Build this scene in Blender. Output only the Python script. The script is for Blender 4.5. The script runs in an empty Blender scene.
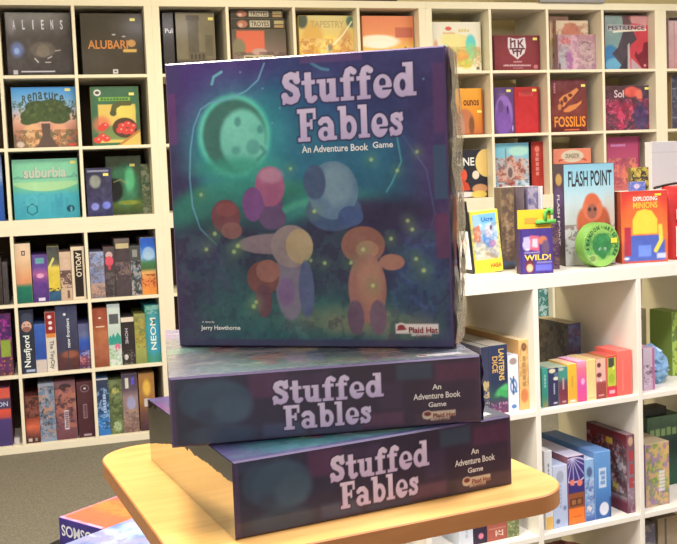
import bpy, math, random
import numpy as np
from mathutils import Matrix, Vector

S = bpy.context.scene
COL = S.collection
W, H = 677, 544
# ------------------------------------------------------------------ camera (solved from the shelf grid)
F_PX, YAW, PITCH, ROLL = 989.697, 0.281846, 0.0718794, -0.0396196
CAM = np.array([-0.54311, -5.06878, 0.211416])
PX, PY = 338.5, 243.519

def cam_basis():
    cy, sy = math.cos(YAW), math.sin(YAW)
    fwd = np.array([sy*math.cos(PITCH), cy*math.cos(PITCH), -math.sin(PITCH)])
    right = np.array([cy, -sy, 0.0])
    up = np.cross(right, fwd)
    cr, sr = math.cos(ROLL), math.sin(ROLL)
    return cr*right+sr*up, -sr*right+cr*up, fwd
CR, CU, CF = cam_basis()

def ray(x, y):
    return (x-PX)/F_PX*CR-(y-PY)/F_PX*CU+CF

cd = bpy.data.cameras.new('camera')
cam = bpy.data.objects.new('camera', cd)
COL.objects.link(cam)
cd.sensor_fit = 'HORIZONTAL'
cd.sensor_width = 36.0
cd.lens = F_PX*36.0/W
cd.shift_y = (PY-H/2)/W
cd.clip_start = 0.02
m = Matrix.Identity(4)
for i in range(3):
    m[i][0], m[i][1], m[i][2], m[i][3] = CR[i], CU[i], -CF[i], CAM[i]
cam.matrix_world = m
S.camera = cam

FLOOR = -1.113

# ------------------------------------------------------------------ colour helpers
def lin(c):
    c = np.asarray(c, float)/255.0
    return np.where(c <= .04045, c/12.92, ((c+.055)/1.055)**2.4)

TINT = np.array([245, 238, 220.])
def set_tint(*c):
    global TINT
    TINT = np.array(c, float)

def albedo(c):
    """seen colour (0-255) -> surface colour, given the white of this part of the room"""
    return np.clip(lin(np.clip(c, 0, 255))/lin(TINT)*0.82, 0.004, 0.9)

# ------------------------------------------------------------------ materials
def nt(name):
    mt = bpy.data.materials.new(name)
    mt.use_nodes = True
    n = mt.node_tree.nodes
    return mt, n, mt.node_tree.links, n['Principled BSDF']

def mat_print(name, rough, coat, coat_rough=0.08, spec=0.5, bump=0.0, bscale=40):
    mt, n, l, p = nt(name)
    a = n.new('ShaderNodeAttribute'); a.attribute_name = 'Col'
    nz = n.new('ShaderNodeTexNoise'); nz.inputs['Scale'].default_value = 180; nz.inputs['Detail'].default_value = 3
    tc = n.new('ShaderNodeTexCoord'); l.new(tc.outputs['Object'], nz.inputs['Vector'])
    mr = n.new('ShaderNodeMapRange'); mr.inputs['To Min'].default_value = .9; mr.inputs['To Max'].default_value = 1.1
    l.new(nz.outputs['Fac'], mr.inputs['Value'])
    vm = n.new('ShaderNodeVectorMath'); vm.operation = 'SCALE'
    l.new(a.outputs['Color'], vm.inputs[0]); l.new(mr.outputs['Result'], vm.inputs['Scale'])
    l.new(vm.outputs['Vector'], p.inputs['Base Color'])
    p.inputs['Roughness'].default_value = rough
    p.inputs['Specular IOR Level'].default_value = spec
    p.inputs['Coat Weight'].default_value = coat
    p.inputs['Coat Roughness'].default_value = coat_rough
    if bump:
        b = n.new('ShaderNodeBump'); b.inputs['Strength'].default_value = bump; b.inputs['Distance'].default_value = .004
        nb = n.new('ShaderNodeTexNoise'); nb.inputs['Scale'].default_value = bscale; nb.inputs['Detail'].default_value = 2
        l.new(tc.outputs['Object'], nb.inputs['Vector']); l.new(nb.outputs['Fac'], b.inputs['Height'])
        l.new(b.outputs['Normal'], p.inputs['Coat Normal'])
        if bump > .2: l.new(b.outputs['Normal'], p.inputs['Normal'])
    return mt

def mat_plain(name, rgb, rough=.5, noise=.04, scale=30, bump=0.0, coat=0.0, metal=0.0, stretch=None):
    mt, n, l, p = nt(name)
    c = lin(rgb)
    tc = n.new('ShaderNodeTexCoord')
    nz = n.new('ShaderNodeTexNoise'); nz.inputs['Scale'].default_value = scale; nz.inputs['Detail'].default_value = 5
    if stretch:
        mp = n.new('ShaderNodeMapping'); mp.inputs['Scale'].default_value = stretch
        l.new(tc.outputs['Object'], mp.inputs['Vector']); l.new(mp.outputs['Vector'], nz.inputs['Vector'])
    else:
        l.new(tc.outputs['Object'], nz.inputs['Vector'])
    r = n.new('ShaderNodeValToRGB')
    r.color_ramp.elements[0].position = .3; r.color_ramp.elements[1].position = .7
    r.color_ramp.elements[0].color = (*np.clip(c*(1-noise), 0, 1), 1)
    r.color_ramp.elements[1].color = (*np.clip(c*(1+noise), 0, 1), 1)
    l.new(nz.outputs['Fac'], r.inputs['Fac']); l.new(r.outputs['Color'], p.inputs['Base Color'])
    p.inputs['Roughness'].default_value = rough
    p.inputs['Coat Weight'].default_value = coat
    p.inputs['Metallic'].default_value = metal
    if bump:
        b = n.new('ShaderNodeBump'); b.inputs['Strength'].default_value = bump; b.inputs['Distance'].default_value = .004
        l.new(nz.outputs['Fac'], b.inputs['Height']); l.new(b.outputs['Normal'], p.inputs['Normal'])
    return mt

def mat_clear(name, tint=(1, 1, 1), rough=.06, bump=.6, bscale=55, base=.06, gain=1.0):
    mt, n, l, p = nt(name)
    n.remove(p)
    out = [x for x in n if x.type == 'OUTPUT_MATERIAL'][0]
    tr = n.new('ShaderNodeBsdfTransparent'); tr.inputs['Color'].default_value = (*tint, 1)
    gl = n.new('ShaderNodeBsdfGlossy'); gl.inputs['Roughness'].default_value = rough
    fr = n.new('ShaderNodeFresnel'); fr.inputs['IOR'].default_value = 1.5
    ma = n.new('ShaderNodeMath'); ma.operation = 'MULTIPLY_ADD'; ma.use_clamp = True
    ma.inputs[1].default_value = gain; ma.inputs[2].default_value = base
    tc = n.new('ShaderNodeTexCoord')
    nz = n.new('ShaderNodeTexNoise'); nz.inputs['Scale'].default_value = bscale; nz.inputs['Detail'].default_value = 3
    l.new(tc.outputs['Object'], nz.inputs['Vector'])
    b = n.new('ShaderNodeBump'); b.inputs['Strength'].default_value = bump; b.inputs['Distance'].default_value = .01
    l.new(nz.outputs['Fac'], b.inputs['Height'])
    l.new(b.outputs['Normal'], gl.inputs['Normal']); l.new(b.outputs['Normal'], fr.inputs['Normal'])
    l.new(fr.outputs['Fac'], ma.inputs[0])
    mx = n.new('ShaderNodeMixShader')
    l.new(ma.outputs['Value'], mx.inputs['Fac']); l.new(tr.outputs['BSDF'], mx.inputs[1]); l.new(gl.outputs['BSDF'], mx.inputs[2])
    l.new(mx.outputs['Shader'], out.inputs['Surface'])
    return mt

M_CARD = mat_print('printed_card', .6, .12, .2, .3)
M_GLOSS = mat_print('shrink_wrapped_card', .5, .15, .12, .25, .03, 12)
M_HERO = mat_print('glossy_printed_lid', .42, .4, .06, .4, .04, 9)
M_HSIDE = mat_print('wrapped_box_side', .3, 1.0, .03, .8, .12, 22)
M_LAM = mat_plain('white_laminate', (236, 231, 219), .42, .015, 12)
M_BACK = mat_plain('dark_brown_back', (66, 52, 36), .8, .15, 8)
M_WALL = mat_plain('tan_wall_paint', (228, 214, 172), .8, .05, 5, .05)
M_CREAM = mat_plain('cream_trim_paint', (240, 226, 185), .6, .03, 8)
M_PAINT = mat_plain('light_wall_paint', (226, 219, 203), .85, .03, 4)
M_CEIL = mat_plain('ceiling_tile', (235, 232, 222), .9, .05, 60, .1)
M_FLOOR = mat_plain('grey_carpet', (114, 111, 105), .95, .3, 130, .6)
M_WRAP = mat_clear('clear_shrink_wrap', (.97, .97, .97), .16, .5, 60, .28, 1.2)
M_WRAP2 = mat_clear('taut_clear_wrap', (.97, .97, .97), .03, .06, 14, .42, 1.3)
M_WRAP3 = mat_clear('hazy_clear_wrap', (.97, .97, .97), .38, .7, 26, .14, .45)
M_BAG = mat_clear('clear_plastic_bag', (.95, .97, 1), .12, 1.0, 40, .12, 1.4)
M_DARKMET = mat_plain('dark_metal', (50, 50, 54), .4, .05, 20, 0, .2, .8)
M_BLACK = mat_plain('black_plastic', (28, 27, 28), .4, .1, 20)

def mat_wood(name, c0, c1, rough=.35, coat=.4):
    mt, n, l, p = nt(name)
    tc = n.new('ShaderNodeTexCoord'); mp = n.new('ShaderNodeMapping')
    mp.inputs['Scale'].default_value = (5, 42, 42); mp.inputs['Rotation'].default_value = (0, 0, math.radians(93))
    l.new(tc.outputs['Object'], mp.inputs['Vector'])
    nz = n.new('ShaderNodeTexNoise'); nz.inputs['Scale'].default_value = 1.6; nz.inputs['Detail'].default_value = 6
    nz.inputs['Distortion'].default_value = .6
    l.new(mp.outputs['Vector'], nz.inputs['Vector'])
    r = n.new('ShaderNodeValToRGB')
    r.color_ramp.elements[0].position = .32; r.color_ramp.elements[1].position = .7
    r.color_ramp.elements[0].color = (*lin(c0), 1); r.color_ramp.elements[1].color = (*lin(c1), 1)
    l.new(nz.outputs['Fac'], r.inputs['Fac']); l.new(r.outputs['Color'], p.inputs['Base Color'])
    p.inputs['Roughness'].default_value = rough; p.inputs['Coat Weight'].default_value = coat; p.inputs['Coat Roughness'].default_value = .2
    return mt
M_WOOD = mat_wood('maple_laminate', (206, 156, 88), (222, 176, 106))
M_EDGE = mat_wood('maple_edge_band', (176, 116, 68), (188, 128, 78), .4, .3)

# ------------------------------------------------------------------ mesh builder
class MB:
    def __init__(self):
        self.v = []; self.c = []; self.q = []; self.mi = []; self.n = 0
    def add(self, verts, faces, col, mi=0):
        verts = np.asarray(verts, float).reshape(-1, 3)
        col = np.asarray(col, float)
        if col.ndim == 1: col = np.repeat(col[None], len(verts), 0)
        self.v.append(verts); self.c.append(col)
        for f in faces:
            self.q.append(tuple(int(i)+self.n for i in f)); self.mi.append(mi)
        self.n += len(verts)
    def grid(self, o, ux, uy, nx, ny, col, mi=0):
        U, V = np.meshgrid(np.linspace(0, 1, nx+1), np.linspace(0, 1, ny+1))
        o, ux, uy = map(lambda a: np.asarray(a, float), (o, ux, uy))
        P = o+U.reshape(-1, 1)*ux+V.reshape(-1, 1)*uy
        i = np.arange(nx)[None, :]+np.arange(ny)[:, None]*(nx+1)
        i = i.reshape(-1)
        F = np.stack([i, i+1, i+nx+2, i+nx+1], 1)
        self.add(P, F.tolist(), col, mi)
    def box(self, x0, x1, y0, y1, z0, z1, col=(.8, .8, .8), mi=0):
        v = [(x, y, z) for z in (z0, z1) for y in (y0, y1) for x in (x0, x1)]
        f = [(0, 1, 5, 4), (1, 3, 7, 5), (3, 2, 6, 7), (2, 0, 4, 6), (4, 5, 7, 6), (2, 3, 1, 0)]
        self.add(v, f, col, mi)
    def lathe(self, prof, col=(.5, .5, .5), n=24, c=(0, 0, 0), mi=0):
        v = []; f = []
        for r, z in prof:
            for k in range(n):
                a = 2*math.pi*k/n
                v.append((c[0]+r*math.cos(a), c[1]+r*math.sin(a), c[2]+z))
        for j in range(len(prof)-1):
            for k in range(n):
                k2 = (k+1) % n
                f.append((j*n+k, j*n+k2, (j+1)*n+k2, (j+1)*n+k))
        f.append(tuple(range(n))[::-1]); f.append(tuple(range((len(prof)-1)*n, len(prof)*n)))
        self.add(v, f, col, mi)
    def prism(self, poly, z0, z1, col=(.5, .5, .5), mi=0, mi_side=None):
        n = len(poly)
        v = [(x, y, z0) for x, y in poly]+[(x, y, z1) for x, y in poly]
        self.add(v, [tuple(range(n))[::-1], tuple(range(n, 2*n))], col, mi)
        self.add(v, [(i, (i+1) % n, n+(i+1) % n, n+i) for i in range(n)], col, mi if mi_side is None else mi_side)
    def tube(self, pts, r, col=(.1, .1, .1), n=8, mi=0):
        pts = [Vector(p) for p in pts]; v = []; f = []
        for i, p in enumerate(pts):
            t = (pts[min(i+1, len(pts)-1)]-pts[max(i-1, 0)]).normalized()
            a = t.orthogonal().normalized() if i == 0 else (a-t*a.dot(t)).normalized()
            b = t.cross(a)
            for k in range(n):
                th = 2*math.pi*k/n
                v.append(p+r*(math.cos(th)*a+math.sin(th)*b))
        for i in range(len(pts)-1):
            for k in range(n):
                k2 = (k+1) % n
                f.append((i*n+k, i*n+k2, (i+1)*n+k2, (i+1)*n+k))
        f.append(tuple(range(n))[::-1]); f.append(tuple(range((len(pts)-1)*n, len(pts)*n)))
        self.add([tuple(x) for x in v], f, col, mi)
    def build(self, name, mats, parent=None, smooth=False):
        me = bpy.data.meshes.new(name)
        V = np.concatenate(self.v)
        me.vertices.add(len(V)); me.vertices.foreach_set('co', V.astype(np.float32).ravel())
        lens = np.array([len(f) for f in self.q]); loops = np.array([i for f in self.q for i in f])
        me.loops.add(len(loops)); me.loops.foreach_set('vertex_index', loops.astype(np.int32))
        me.polygons.add(len(lens))
        st = np.concatenate([[0], np.cumsum(lens)[:-1]])
        me.polygons.foreach_set('loop_start', st.astype(np.int32))
        if not isinstance(mats, (list, tuple)): mats = [mats]
        for x in mats: me.materials.append(x)
        me.polygons.foreach_set('material_index', np.array(self.mi, dtype=np.int32))
        me.update(calc_edges=True); me.validate()
        me.polygons.foreach_set('use_smooth', np.full(len(me.polygons), smooth))
        at = me.color_attributes.new('Col', 'FLOAT_COLOR', 'POINT')
        C = np.concatenate([np.concatenate(self.c), np.ones((len(V), 1))], 1).astype(np.float32)
        at.data.foreach_set('color', C.ravel())
        o = bpy.data.objects.new(name, me); COL.objects.link(o)
        if parent: o.parent = parent
        return o

def tag(o, label, cat, group=None):
    o['label'] = label; o['category'] = cat
    if group: o['group'] = group
    return o
def struct(o):
    o['kind'] = 'structure'; return o
def empty(name, mw=None):
    o = bpy.data.objects.new(name, None); COL.objects.link(o); o.empty_display_size = .05
    if mw is not None: o.matrix_world = mw
    return o

# ------------------------------------------------------------------ text outlines (built-in font) as flat polygons
_tc = {}
def text_geo(s, bold=.018):
    k = (s, bold)
    if k not in _tc:
        cu = bpy.data.curves.new('t', 'FONT'); cu.body = s; cu.size = 1; cu.offset = bold; cu.resolution_u = 3; cu.fill_mode = 'FRONT'
        ob = bpy.data.objects.new('t', cu); COL.objects.link(ob)
        bpy.context.view_layer.update()
        me = bpy.data.meshes.new_from_object(ob.evaluated_get(bpy.context.evaluated_depsgraph_get()))
        v = np.array([tuple(x.co) for x in me.vertices])[:, :2]; f = [tuple(p.vertices) for p in me.polygons]
        bpy.data.objects.remove(ob); bpy.data.curves.remove(cu); bpy.data.meshes.remove(me)
        lo, hi = v.min(0), v.max(0)
        _tc[k] = ((v-(lo+hi)/2)/(hi-lo), f)
    return _tc[k]

# ------------------------------------------------------------------ painting a printed face (its own artwork, no shading)
def hashn(ix, iy, seed):
    n = (ix.astype(np.int64)*374761393+iy.astype(np.int64)*668265263+seed*974634721) & 0xffffffff
    n = ((n ^ (n >> 13))*1274126177) & 0xffffffff
    return ((n ^ (n >> 16)) & 0xffff)/65535.0
def vnoise(x, y, seed=0):
    ix, iy = np.floor(x), np.floor(y); fx, fy = x-ix, y-iy
    fx = fx*fx*(3-2*fx); fy = fy*fy*(3-2*fy)
    a, b = hashn(ix, iy, seed), hashn(ix+1, iy, seed); c, d = hashn(ix, iy+1, seed), hashn(ix+1, iy+1, seed)
    return (a*(1-fx)+b*fx)*(1-fy)+(c*(1-fx)+d*fx)*fy

GL = {
 'S': (.60, [('p', [(.50, .72), (.45, .84), (.31, .885), (.17, .83), (.13, .71), (.19, .59), (.33, .51), (.45, .42), (.485, .28), (.43, .16), (.29, .115), (.15, .16), (.09, .27)], .112), ('r', .49, .64, .59, .99), ('r', .01, .01, .11, .36)]),
 't': (.44, [('r', .10, .16, .32, .94), ('r', 0, .57, .44, .70), ('p', [(.21, .2), (.25, .1), (.33, .09), (.41, .15)], .09)]),
 'u': (.70, [('r', .08, .2, .29, .70), ('r', 0, .58, .29, .70), ('p', [(.185, .24), (.23, .12), (.33, .10), (.45, .18)], .10), ('r', .40, .0, .61, .70), ('r', .33, .58, .61, .70), ('r', .40, 0, .70, .12)]),
 'f': (.47, [('r', .10, 0, .32, .78), ('r', 0, 0, .43, .12), ('r', 0, .57, .44, .70), ('p', [(.21, .76), (.25, .88), (.34, .92), (.44, .85)], .095)]),
 'e': (.58, [('e', .29, .345, .29, .36), ('-e', .29, .46, .105, .13), ('-r', .28, .235, .62, .325), ('r', .06, .3, .56, .37)]),
 'd': (.70, [('e', .28, .345, .28, .36), ('r', .39, 0, .61, 1.0), ('r', .29, .88, .61, 1.0), ('r', .39, 0, .70, .12), ('-e', .28, .345, .09, .17)]),
 'F': (.68, [('r', .09, 0, .33, 1), ('r', 0, 0, .44, .13), ('r', 0, .86, .66, 1), ('r', .56, .66, .67, 1), ('r', .3, .45, .52, .58), ('r', .45, .36, .54, .67)]),
 'a': (.66, [('r', .35, .04, .57, .48), ('r', .35, 0, .66, .12), ('p', [(.10, .55), (.18, .62), (.34, .625), (.455, .5)], .095), ('e', .23, .20, .235, .215), ('-e', .26, .2, .075, .085)]),
 'b': (.66, [('r', .08, 0, .30, 1), ('r', 0, .88, .30, 1), ('e', .38, .345, .28, .36), ('r', .08, .1, .30, 1), ('-e', .385, .345, .09, .17)]),
 'l': (.40, [('r', .09, 0, .31, 1), ('r', 0, .88, .31, 1), ('r', 0, 0, .40, .12)]),
 's': (.48, [('p', [(.39, .50), (.35, .59), (.24, .62), (.13, .58), (.12, .49), (.20, .41), (.33, .33), (.37, .22), (.33, .11), (.22, .08), (.12, .11), (.07, .19)], .085), ('r', .38, .44, .46, .70), ('r', .01, .0, .09, .25)]),
}
def sd_rect(x, y, x0, y0, x1, y1):
    dx = np.abs(x-(x0+x1)/2)-(x1-x0)/2; dy = np.abs(y-(y0+y1)/2)-(y1-y0)/2
    return np.hypot(np.maximum(dx, 0), np.maximum(dy, 0))+np.minimum(np.maximum(dx, dy), 0)
def sd_ell(x, y, cx, cy, rx, ry):
    return (np.hypot((x-cx)/rx, (y-cy)/ry)-1)*min(rx, ry)
def sd_path(x, y, pts, hw):
    d = np.full(x.shape, 1e9)
    for (ax, ay), (bx, by) in zip(pts[:-1], pts[1:]):
        ux, uy = bx-ax, by-ay; t = np.clip(((x-ax)*ux+(y-ay)*uy)/(ux*ux+uy*uy+1e-12), 0, 1)
        d = np.minimum(d, np.hypot(x-ax-t*ux, y-ay-t*uy))
    return d-hw

class Art:
    """printed artwork of a face w x h metres; u,v run 0..1 from its lower left"""
    def __init__(self, w, h, nx, ny):
        U, V = np.meshgrid(np.linspace(0, 1, nx+1), np.linspace(0, 1, ny+1))
        self.u, self.v = U.ravel(), V.ravel(); self.w, self.h = w, h; self.px = h/ny
        self.X, self.Y = self.u*w, self.v*h
        self.C = np.full((len(self.u), 3), 128.0)
    def mix(self, a, col):
        a = np.clip(a, 0, 1)[:, None]; self.C = self.C*(1-a)+np.asarray(col, float)*a; return self
    def f(self, *c):
        self.C[:] = c; return self
    def g(self, *st):
        p = [s[0] for s in st]
        for k in range(3): self.C[:, k] = np.interp(self.v, p, [s[1][k] for s in st])
        return self
    def hg(self, al, *st):
        p = [s[0] for s in st]; D = np.stack([np.interp(self.u, p, [s[1][k] for s in st]) for k in range(3)], 1)
        self.C = self.C*(1-al)+D*al; return self
    def _s(self, d, soft, al):
        soft = max(soft*.5*self.h, self.px*.7)
        t = np.clip(.5-d/(2*soft), 0, 1); return t*t*(3-2*t)*al
    def e(self, cx, cy, rx, ry, col, soft=.0, al=1.0, rot=0.0):
        x, y = self.X-cx*self.w, self.Y-cy*self.h
        if rot:
            c, s = math.cos(rot), math.sin(rot); x, y = c*x+s*y, -s*x+c*y
        return self.mix(self._s(sd_ell(x, y, 0, 0, rx*self.w, ry*self.h), soft, al), col)
    def r(self, x0, y0, x1, y1, col, soft=.0, al=1.0):
        return self.mix(self._s(sd_rect(self.X, self.Y, x0*self.w, y0*self.h, x1*self.w, y1*self.h), soft, al), col)
    def l(self, pts, hw, col, soft=.0, al=1.0):
        return self.mix(self._s(sd_path(self.X, self.Y, [(a*self.w, b*self.h) for a, b in pts], hw*self.h), soft, al), col)
    def p(self, poly, col, soft=.0, al=1.0):
        P = [(a*self.w, b*self.h) for a, b in poly]
        ins = np.zeros(len(self.X), bool); n = len(P)
        for i in range(n):
            (ax, ay), (bx, by) = P[i], P[(i+1) % n]
            c = (ay > self.Y) != (by > self.Y)
            ins ^= c & (self.X < (bx-ax)*(self.Y-ay)/((by-ay) if by != ay else 1e-9)+ax)
        d = sd_path(self.X, self.Y, P+[P[0]], 0)
        return self.mix(self._s(np.where(ins, -d, d), soft, al), col)
    def n(self, amp=25, sc=8, seed=1):
        k = sc/max(self.w, self.h)
        q = vnoise(self.X*k, self.Y*k, seed)*.6+vnoise(self.X*k*2.3, self.Y*k*2.3, seed+7)*.4-.5
        self.C = self.C+q[:, None]*2*amp*np.array([1, .95, .9]); return self
    def busy(self, cols, sc=9, al=.8, y0=0, y1=1, seed=3, thr=.5):
        k = sc/max(self.w, self.h)
        for i, c in enumerate(cols):
            k = sc*1.5/max(self.w, self.h)
            q = vnoise(self.X*k+i*17.3, self.Y*k+i*5.1, seed+i*11)*.5+vnoise(self.X*k*2.6, self.Y*k*2.2+i*3.1, seed+i*7+2)*.32+vnoise(self.X*k*5.2+i, self.Y*k*4.8, seed+i*5+4)*.18
            a = np.clip((q-thr)/.06, 0, 1)*al*((self.v >= y0) & (self.v <= y1))
            self.mix(a, c)
        return self
    def title(self, txt, u0, vb, wid, cap, slope, ctop, cbot, edge=(45, 35, 80), ew=.06):
        """chunky slab-serif lettering; wid/cap in fractions of face width/height"""
        adv = [GL[c][0]+.05 for c in txt]; tot = sum(adv)-.05
        sx = wid*self.w/tot; sy = cap*self.h
        x = (self.X-u0*self.w)/sx; y = (self.Y-vb*self.h-slope*(self.X-u0*self.w))/sy
        m = (x > -.3) & (x < tot+.3) & (y > -.3) & (y < 1.3)
        idx = np.nonzero(m)[0]; xs, ys = x[idx], y[idx]
        d = np.full(len(idx), 9.0); ox = 0
        for c, a in zip(txt, adv):
            dd = np.full(len(idx), 9.0)
            for q in GL[c][1]:
                k = q[0][-1]
                e = sd_rect(xs-ox, ys, *q[1:]) if k == 'r' else sd_ell(xs-ox, ys, *q[1:]) if k == 'e' else sd_path(xs-ox, ys, q[1], q[2])
                dd = np.maximum(dd, -e) if q[0][0] == '-' else np.minimum(dd, e)
            d = np.minimum(d, dd); ox += a
        aa = max(self.px/sy*.6, .015)
        sh = lambda t: (lambda q: q*q*(3-2*q))(np.clip(.5-t/(2*aa), 0, 1))
        A = np.zeros(len(self.X)); A[idx] = sh(d-ew)*.85; self.mix(A, edge)
        A = np.zeros(len(self.X)); A[idx] = sh(d)
        yy = np.clip((self.Y-vb*self.h-slope*(self.X-u0*self.w))/sy, 0, 1)[:, None]
        col = np.asarray(cbot)*(1-yy)+np.asarray(ctop)*yy
        self.C = self.C*(1-A[:, None])+col*A[:, None]
        return self
    def mk(self, x0, y0, x1, y1, n, col, vert=0, al=.85, seed=5):
        """a line of print too small to read: a row of little strokes"""
        rn = random.Random(seed+n)
        for i in range(n):
            t0, t1 = i/n+.12/n, (i+1)/n-.12/n; k = rn.uniform(0, .25)
            if vert: self.r(x0+(x1-x0)*k, y0+(y1-y0)*t0, x1, y0+(y1-y0)*t1, col, 0, al)
            else: self.r(x0+(x1-x0)*t0, y0, x0+(x1-x0)*t1, y1-(y1-y0)*k, col, 0, al)
        return self
    def out(self): return albedo(self.C)

class Frame:
    def __init__(self, o=(0, 0, 0), yaw=0.0):
        self.M = Matrix.Translation(Vector(o)) @ Matrix.Rotation(yaw, 4, 'Z'); self.Mi = np.array(self.M.inverted())
    def loc(self, p):
        return (self.Mi @ np.array([*p, 1.0]))[:3]
    def aty(self, x, y, yl):
        """the point of the vertical plane local y = yl seen at pixel x,y -> local x, z"""
        c = self.loc(CAM); d = self.Mi[:3, :3] @ ray(x, y); t = (yl-c[1])/d[1]
        q = c+t*d; return q[0], q[2]
    def atz(self, x, y, zl):
        c = self.loc(CAM); d = self.Mi[:3, :3] @ ray(x, y); t = (zl-c[2])/d[2]
        q = c+t*d; return q[0], q[1]

WALLF = Frame((0, 0, 0), 0.0)
CNT = Frame((0.70943, -2.64941, -0.08915), 0.12409)

def put_text(mb, s, cx, cy, w, h, col, rot=0, off=.0005, bold=.02, org=None, ux=(1, 0, 0), uy=(0, 0, 1), nrm=(0, -1, 0), W_=1, H_=1, slope=0):
    """flat printed lettering on a face (cx.. in fractions of the face)"""
    v, f = text_geo(s, bold)
    a = v[:, 0]*w; b = v[:, 1]*h
    if rot:
        t = math.radians(rot); a, b = a*math.cos(t)-b*math.sin(t), a*math.sin(t)+b*math.cos(t)
    b = b+slope*a
    org, ux, uy, nrm = map(np.asarray, (org, ux, uy, nrm))
    P = org+(cx*W_+a)[:, None]*ux+(cy*H_+b)[:, None]*uy+nrm*off
    if np.dot(np.cross(ux, uy), nrm) < 0: f = [q[::-1] for q in f]
    mb.add(P, f, albedo(col))

def game_box(name, label, cat, fr, x, y, z, w, d, h, art, texts=(), yaw=0.0, lean=0.0, tip=0.0, side=None, top=None, left=None, right=None,
             sticker=None, group=None, res=None, mat=None, ch=.0009, root=None, rightart=None, topart=None):
    """a printed game box: front at local y=0 looking to -y, base at z=0, x centred"""
    mb = MB(); nx = ny = None
    res = res or (.0018 if w < .09 else .0028)
    nx, ny = max(4, int(w/res)), max(4, int(h/res))
    A = Art(w, h, nx, ny); art(A); C = A.out()
    mean = np.clip(A.C.mean(0), 0, 255)
    sc = albedo(side if side is not None else mean)
    tcx = albedo(top) if top is not None else sc
    x0, x1 = -w/2, w/2
    mb.grid((x0+ch, 0, ch), (w-2*ch, 0, 0), (0, 0, h-2*ch), nx, ny, C)
    def q(a, b, c, e, col): mb.add([a, b, c, e], [(0, 1, 2, 3)], col)
    ec = np.clip(sc*1.25, 0, .9)
    q((x0, ch, 0), (x1, ch, 0), (x1-ch, 0, ch), (x0+ch, 0, ch), ec)
    q((x0, ch, h), (x0+ch, 0, h-ch), (x1-ch, 0, h-ch), (x1, ch, h), ec)
    q((x0, ch, 0), (x0+ch, 0, ch), (x0+ch, 0, h-ch), (x0, ch, h), ec)
    q((x1, ch, 0), (x1, ch, h), (x1-ch, 0, h-ch), (x1-ch, 0, ch), ec)
    q((x1, d, 0), (x0, d, 0), (x0, d, h), (x1, d, h), sc)
    q((x0, ch, 0), (x0, d, 0), (x1, d, 0), (x1, ch, 0), sc)
    def face(fn, o, ux, uy, a, b, col):
        if fn is None:
            o, ux, uy = map(np.asarray, (o, ux, uy)); q(o, o+ux, o+ux+uy, o+uy, col)
        else:
            B = Art(a, b, max(4, int(a/res)), max(4, int(b/res))); fn(B)
            mb.grid(o, ux, uy, max(4, int(a/res)), max(4, int(b/res)), B.out())
    face(topart, (x0, ch, h), (w, 0, 0), (0, d-ch, 0), w, d, tcx)
    face(left, (x0, d, 0), (0, ch-d, 0), (0, 0, h), d, h, sc)
    face(rightart, (x1, ch, 0), (0, d-ch, 0), (0, 0, h), d, h, albedo(right) if right is not None else sc)
    for ti, t in enumerate(texts):
        s, cx, cy, tw, th, col = t[:6]; rot = t[6] if len(t) > 6 else 0
        tw, th = (tw*w, th*h) if rot % 180 == 0 else (tw*h, th*w)
        put_text(mb, s, cx, cy, tw, th, col, rot, org=(x0, 0, 0), W_=w, H_=h, off=.0004+.00012*ti)
    o = mb.build(name, mat or M_CARD)
    mw = fr.M @ Matrix.Translation((x, y, z)) @ Matrix.Rotation(yaw, 4, 'Z') @ Matrix.Rotation(tip, 4, 'X') @ Matrix.Rotation(lean, 4, 'Y')
    o.matrix_world = mw
    tag(o, label, cat, group)
    if sticker:
        sb = MB(); cx, cy = sticker[:2]; sw, sh = (sticker[2:] if len(sticker) > 2 else (.026, .014))
        sb.box(x0+cx*w-sw/2, x0+cx*w+sw/2, -.0009, -.0003, cy*h-sh/2, cy*h+sh/2, albedo((250, 235, 120)))
        so = sb.build('price_sticker', M_CARD, o); so['label'] = 'small yellow price sticker'
    return o

# ------------------------------------------------------------------ room
def wallbox(name, x0, x1, y0, y1, z0, z1, mt):
    b = MB(); b.box(x0, x1, y0, y1, z0, z1); return struct(b.build(name, mt))
CEIL = 1.62
wallbox('floor', -3.6, 4.6, -8, .46, FLOOR-.1, FLOOR, M_FLOOR)
wallbox('ceiling', -3.6, 4.6, -8, .46, CEIL, CEIL+.1, M_CEIL)
wallbox('wall_back', -3.6, 4.6, .46, .56, FLOOR, CEIL, M_WALL)
wallbox('wall_left', -3.7, -3.6, -8, .56, FLOOR, CEIL, M_PAINT)
wallbox('wall_right', 4.6, 4.7, -8, .56, FLOOR, CEIL, M_PAINT)
wallbox('wall_front', -3.7, 4.7, -8.1, -8, FLOOR, CEIL, M_PAINT)
wallbox('trim_1', 1.5, 4.58, .425, .4595, .985, 1.03, M_CREAM)
wallbox('dark_back_sheet', -3.58, 1.46, .425, .4595, FLOOR+.002, 1.2, M_BACK)  # flat dark brown sheet on the wall behind the left and middle units

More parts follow.
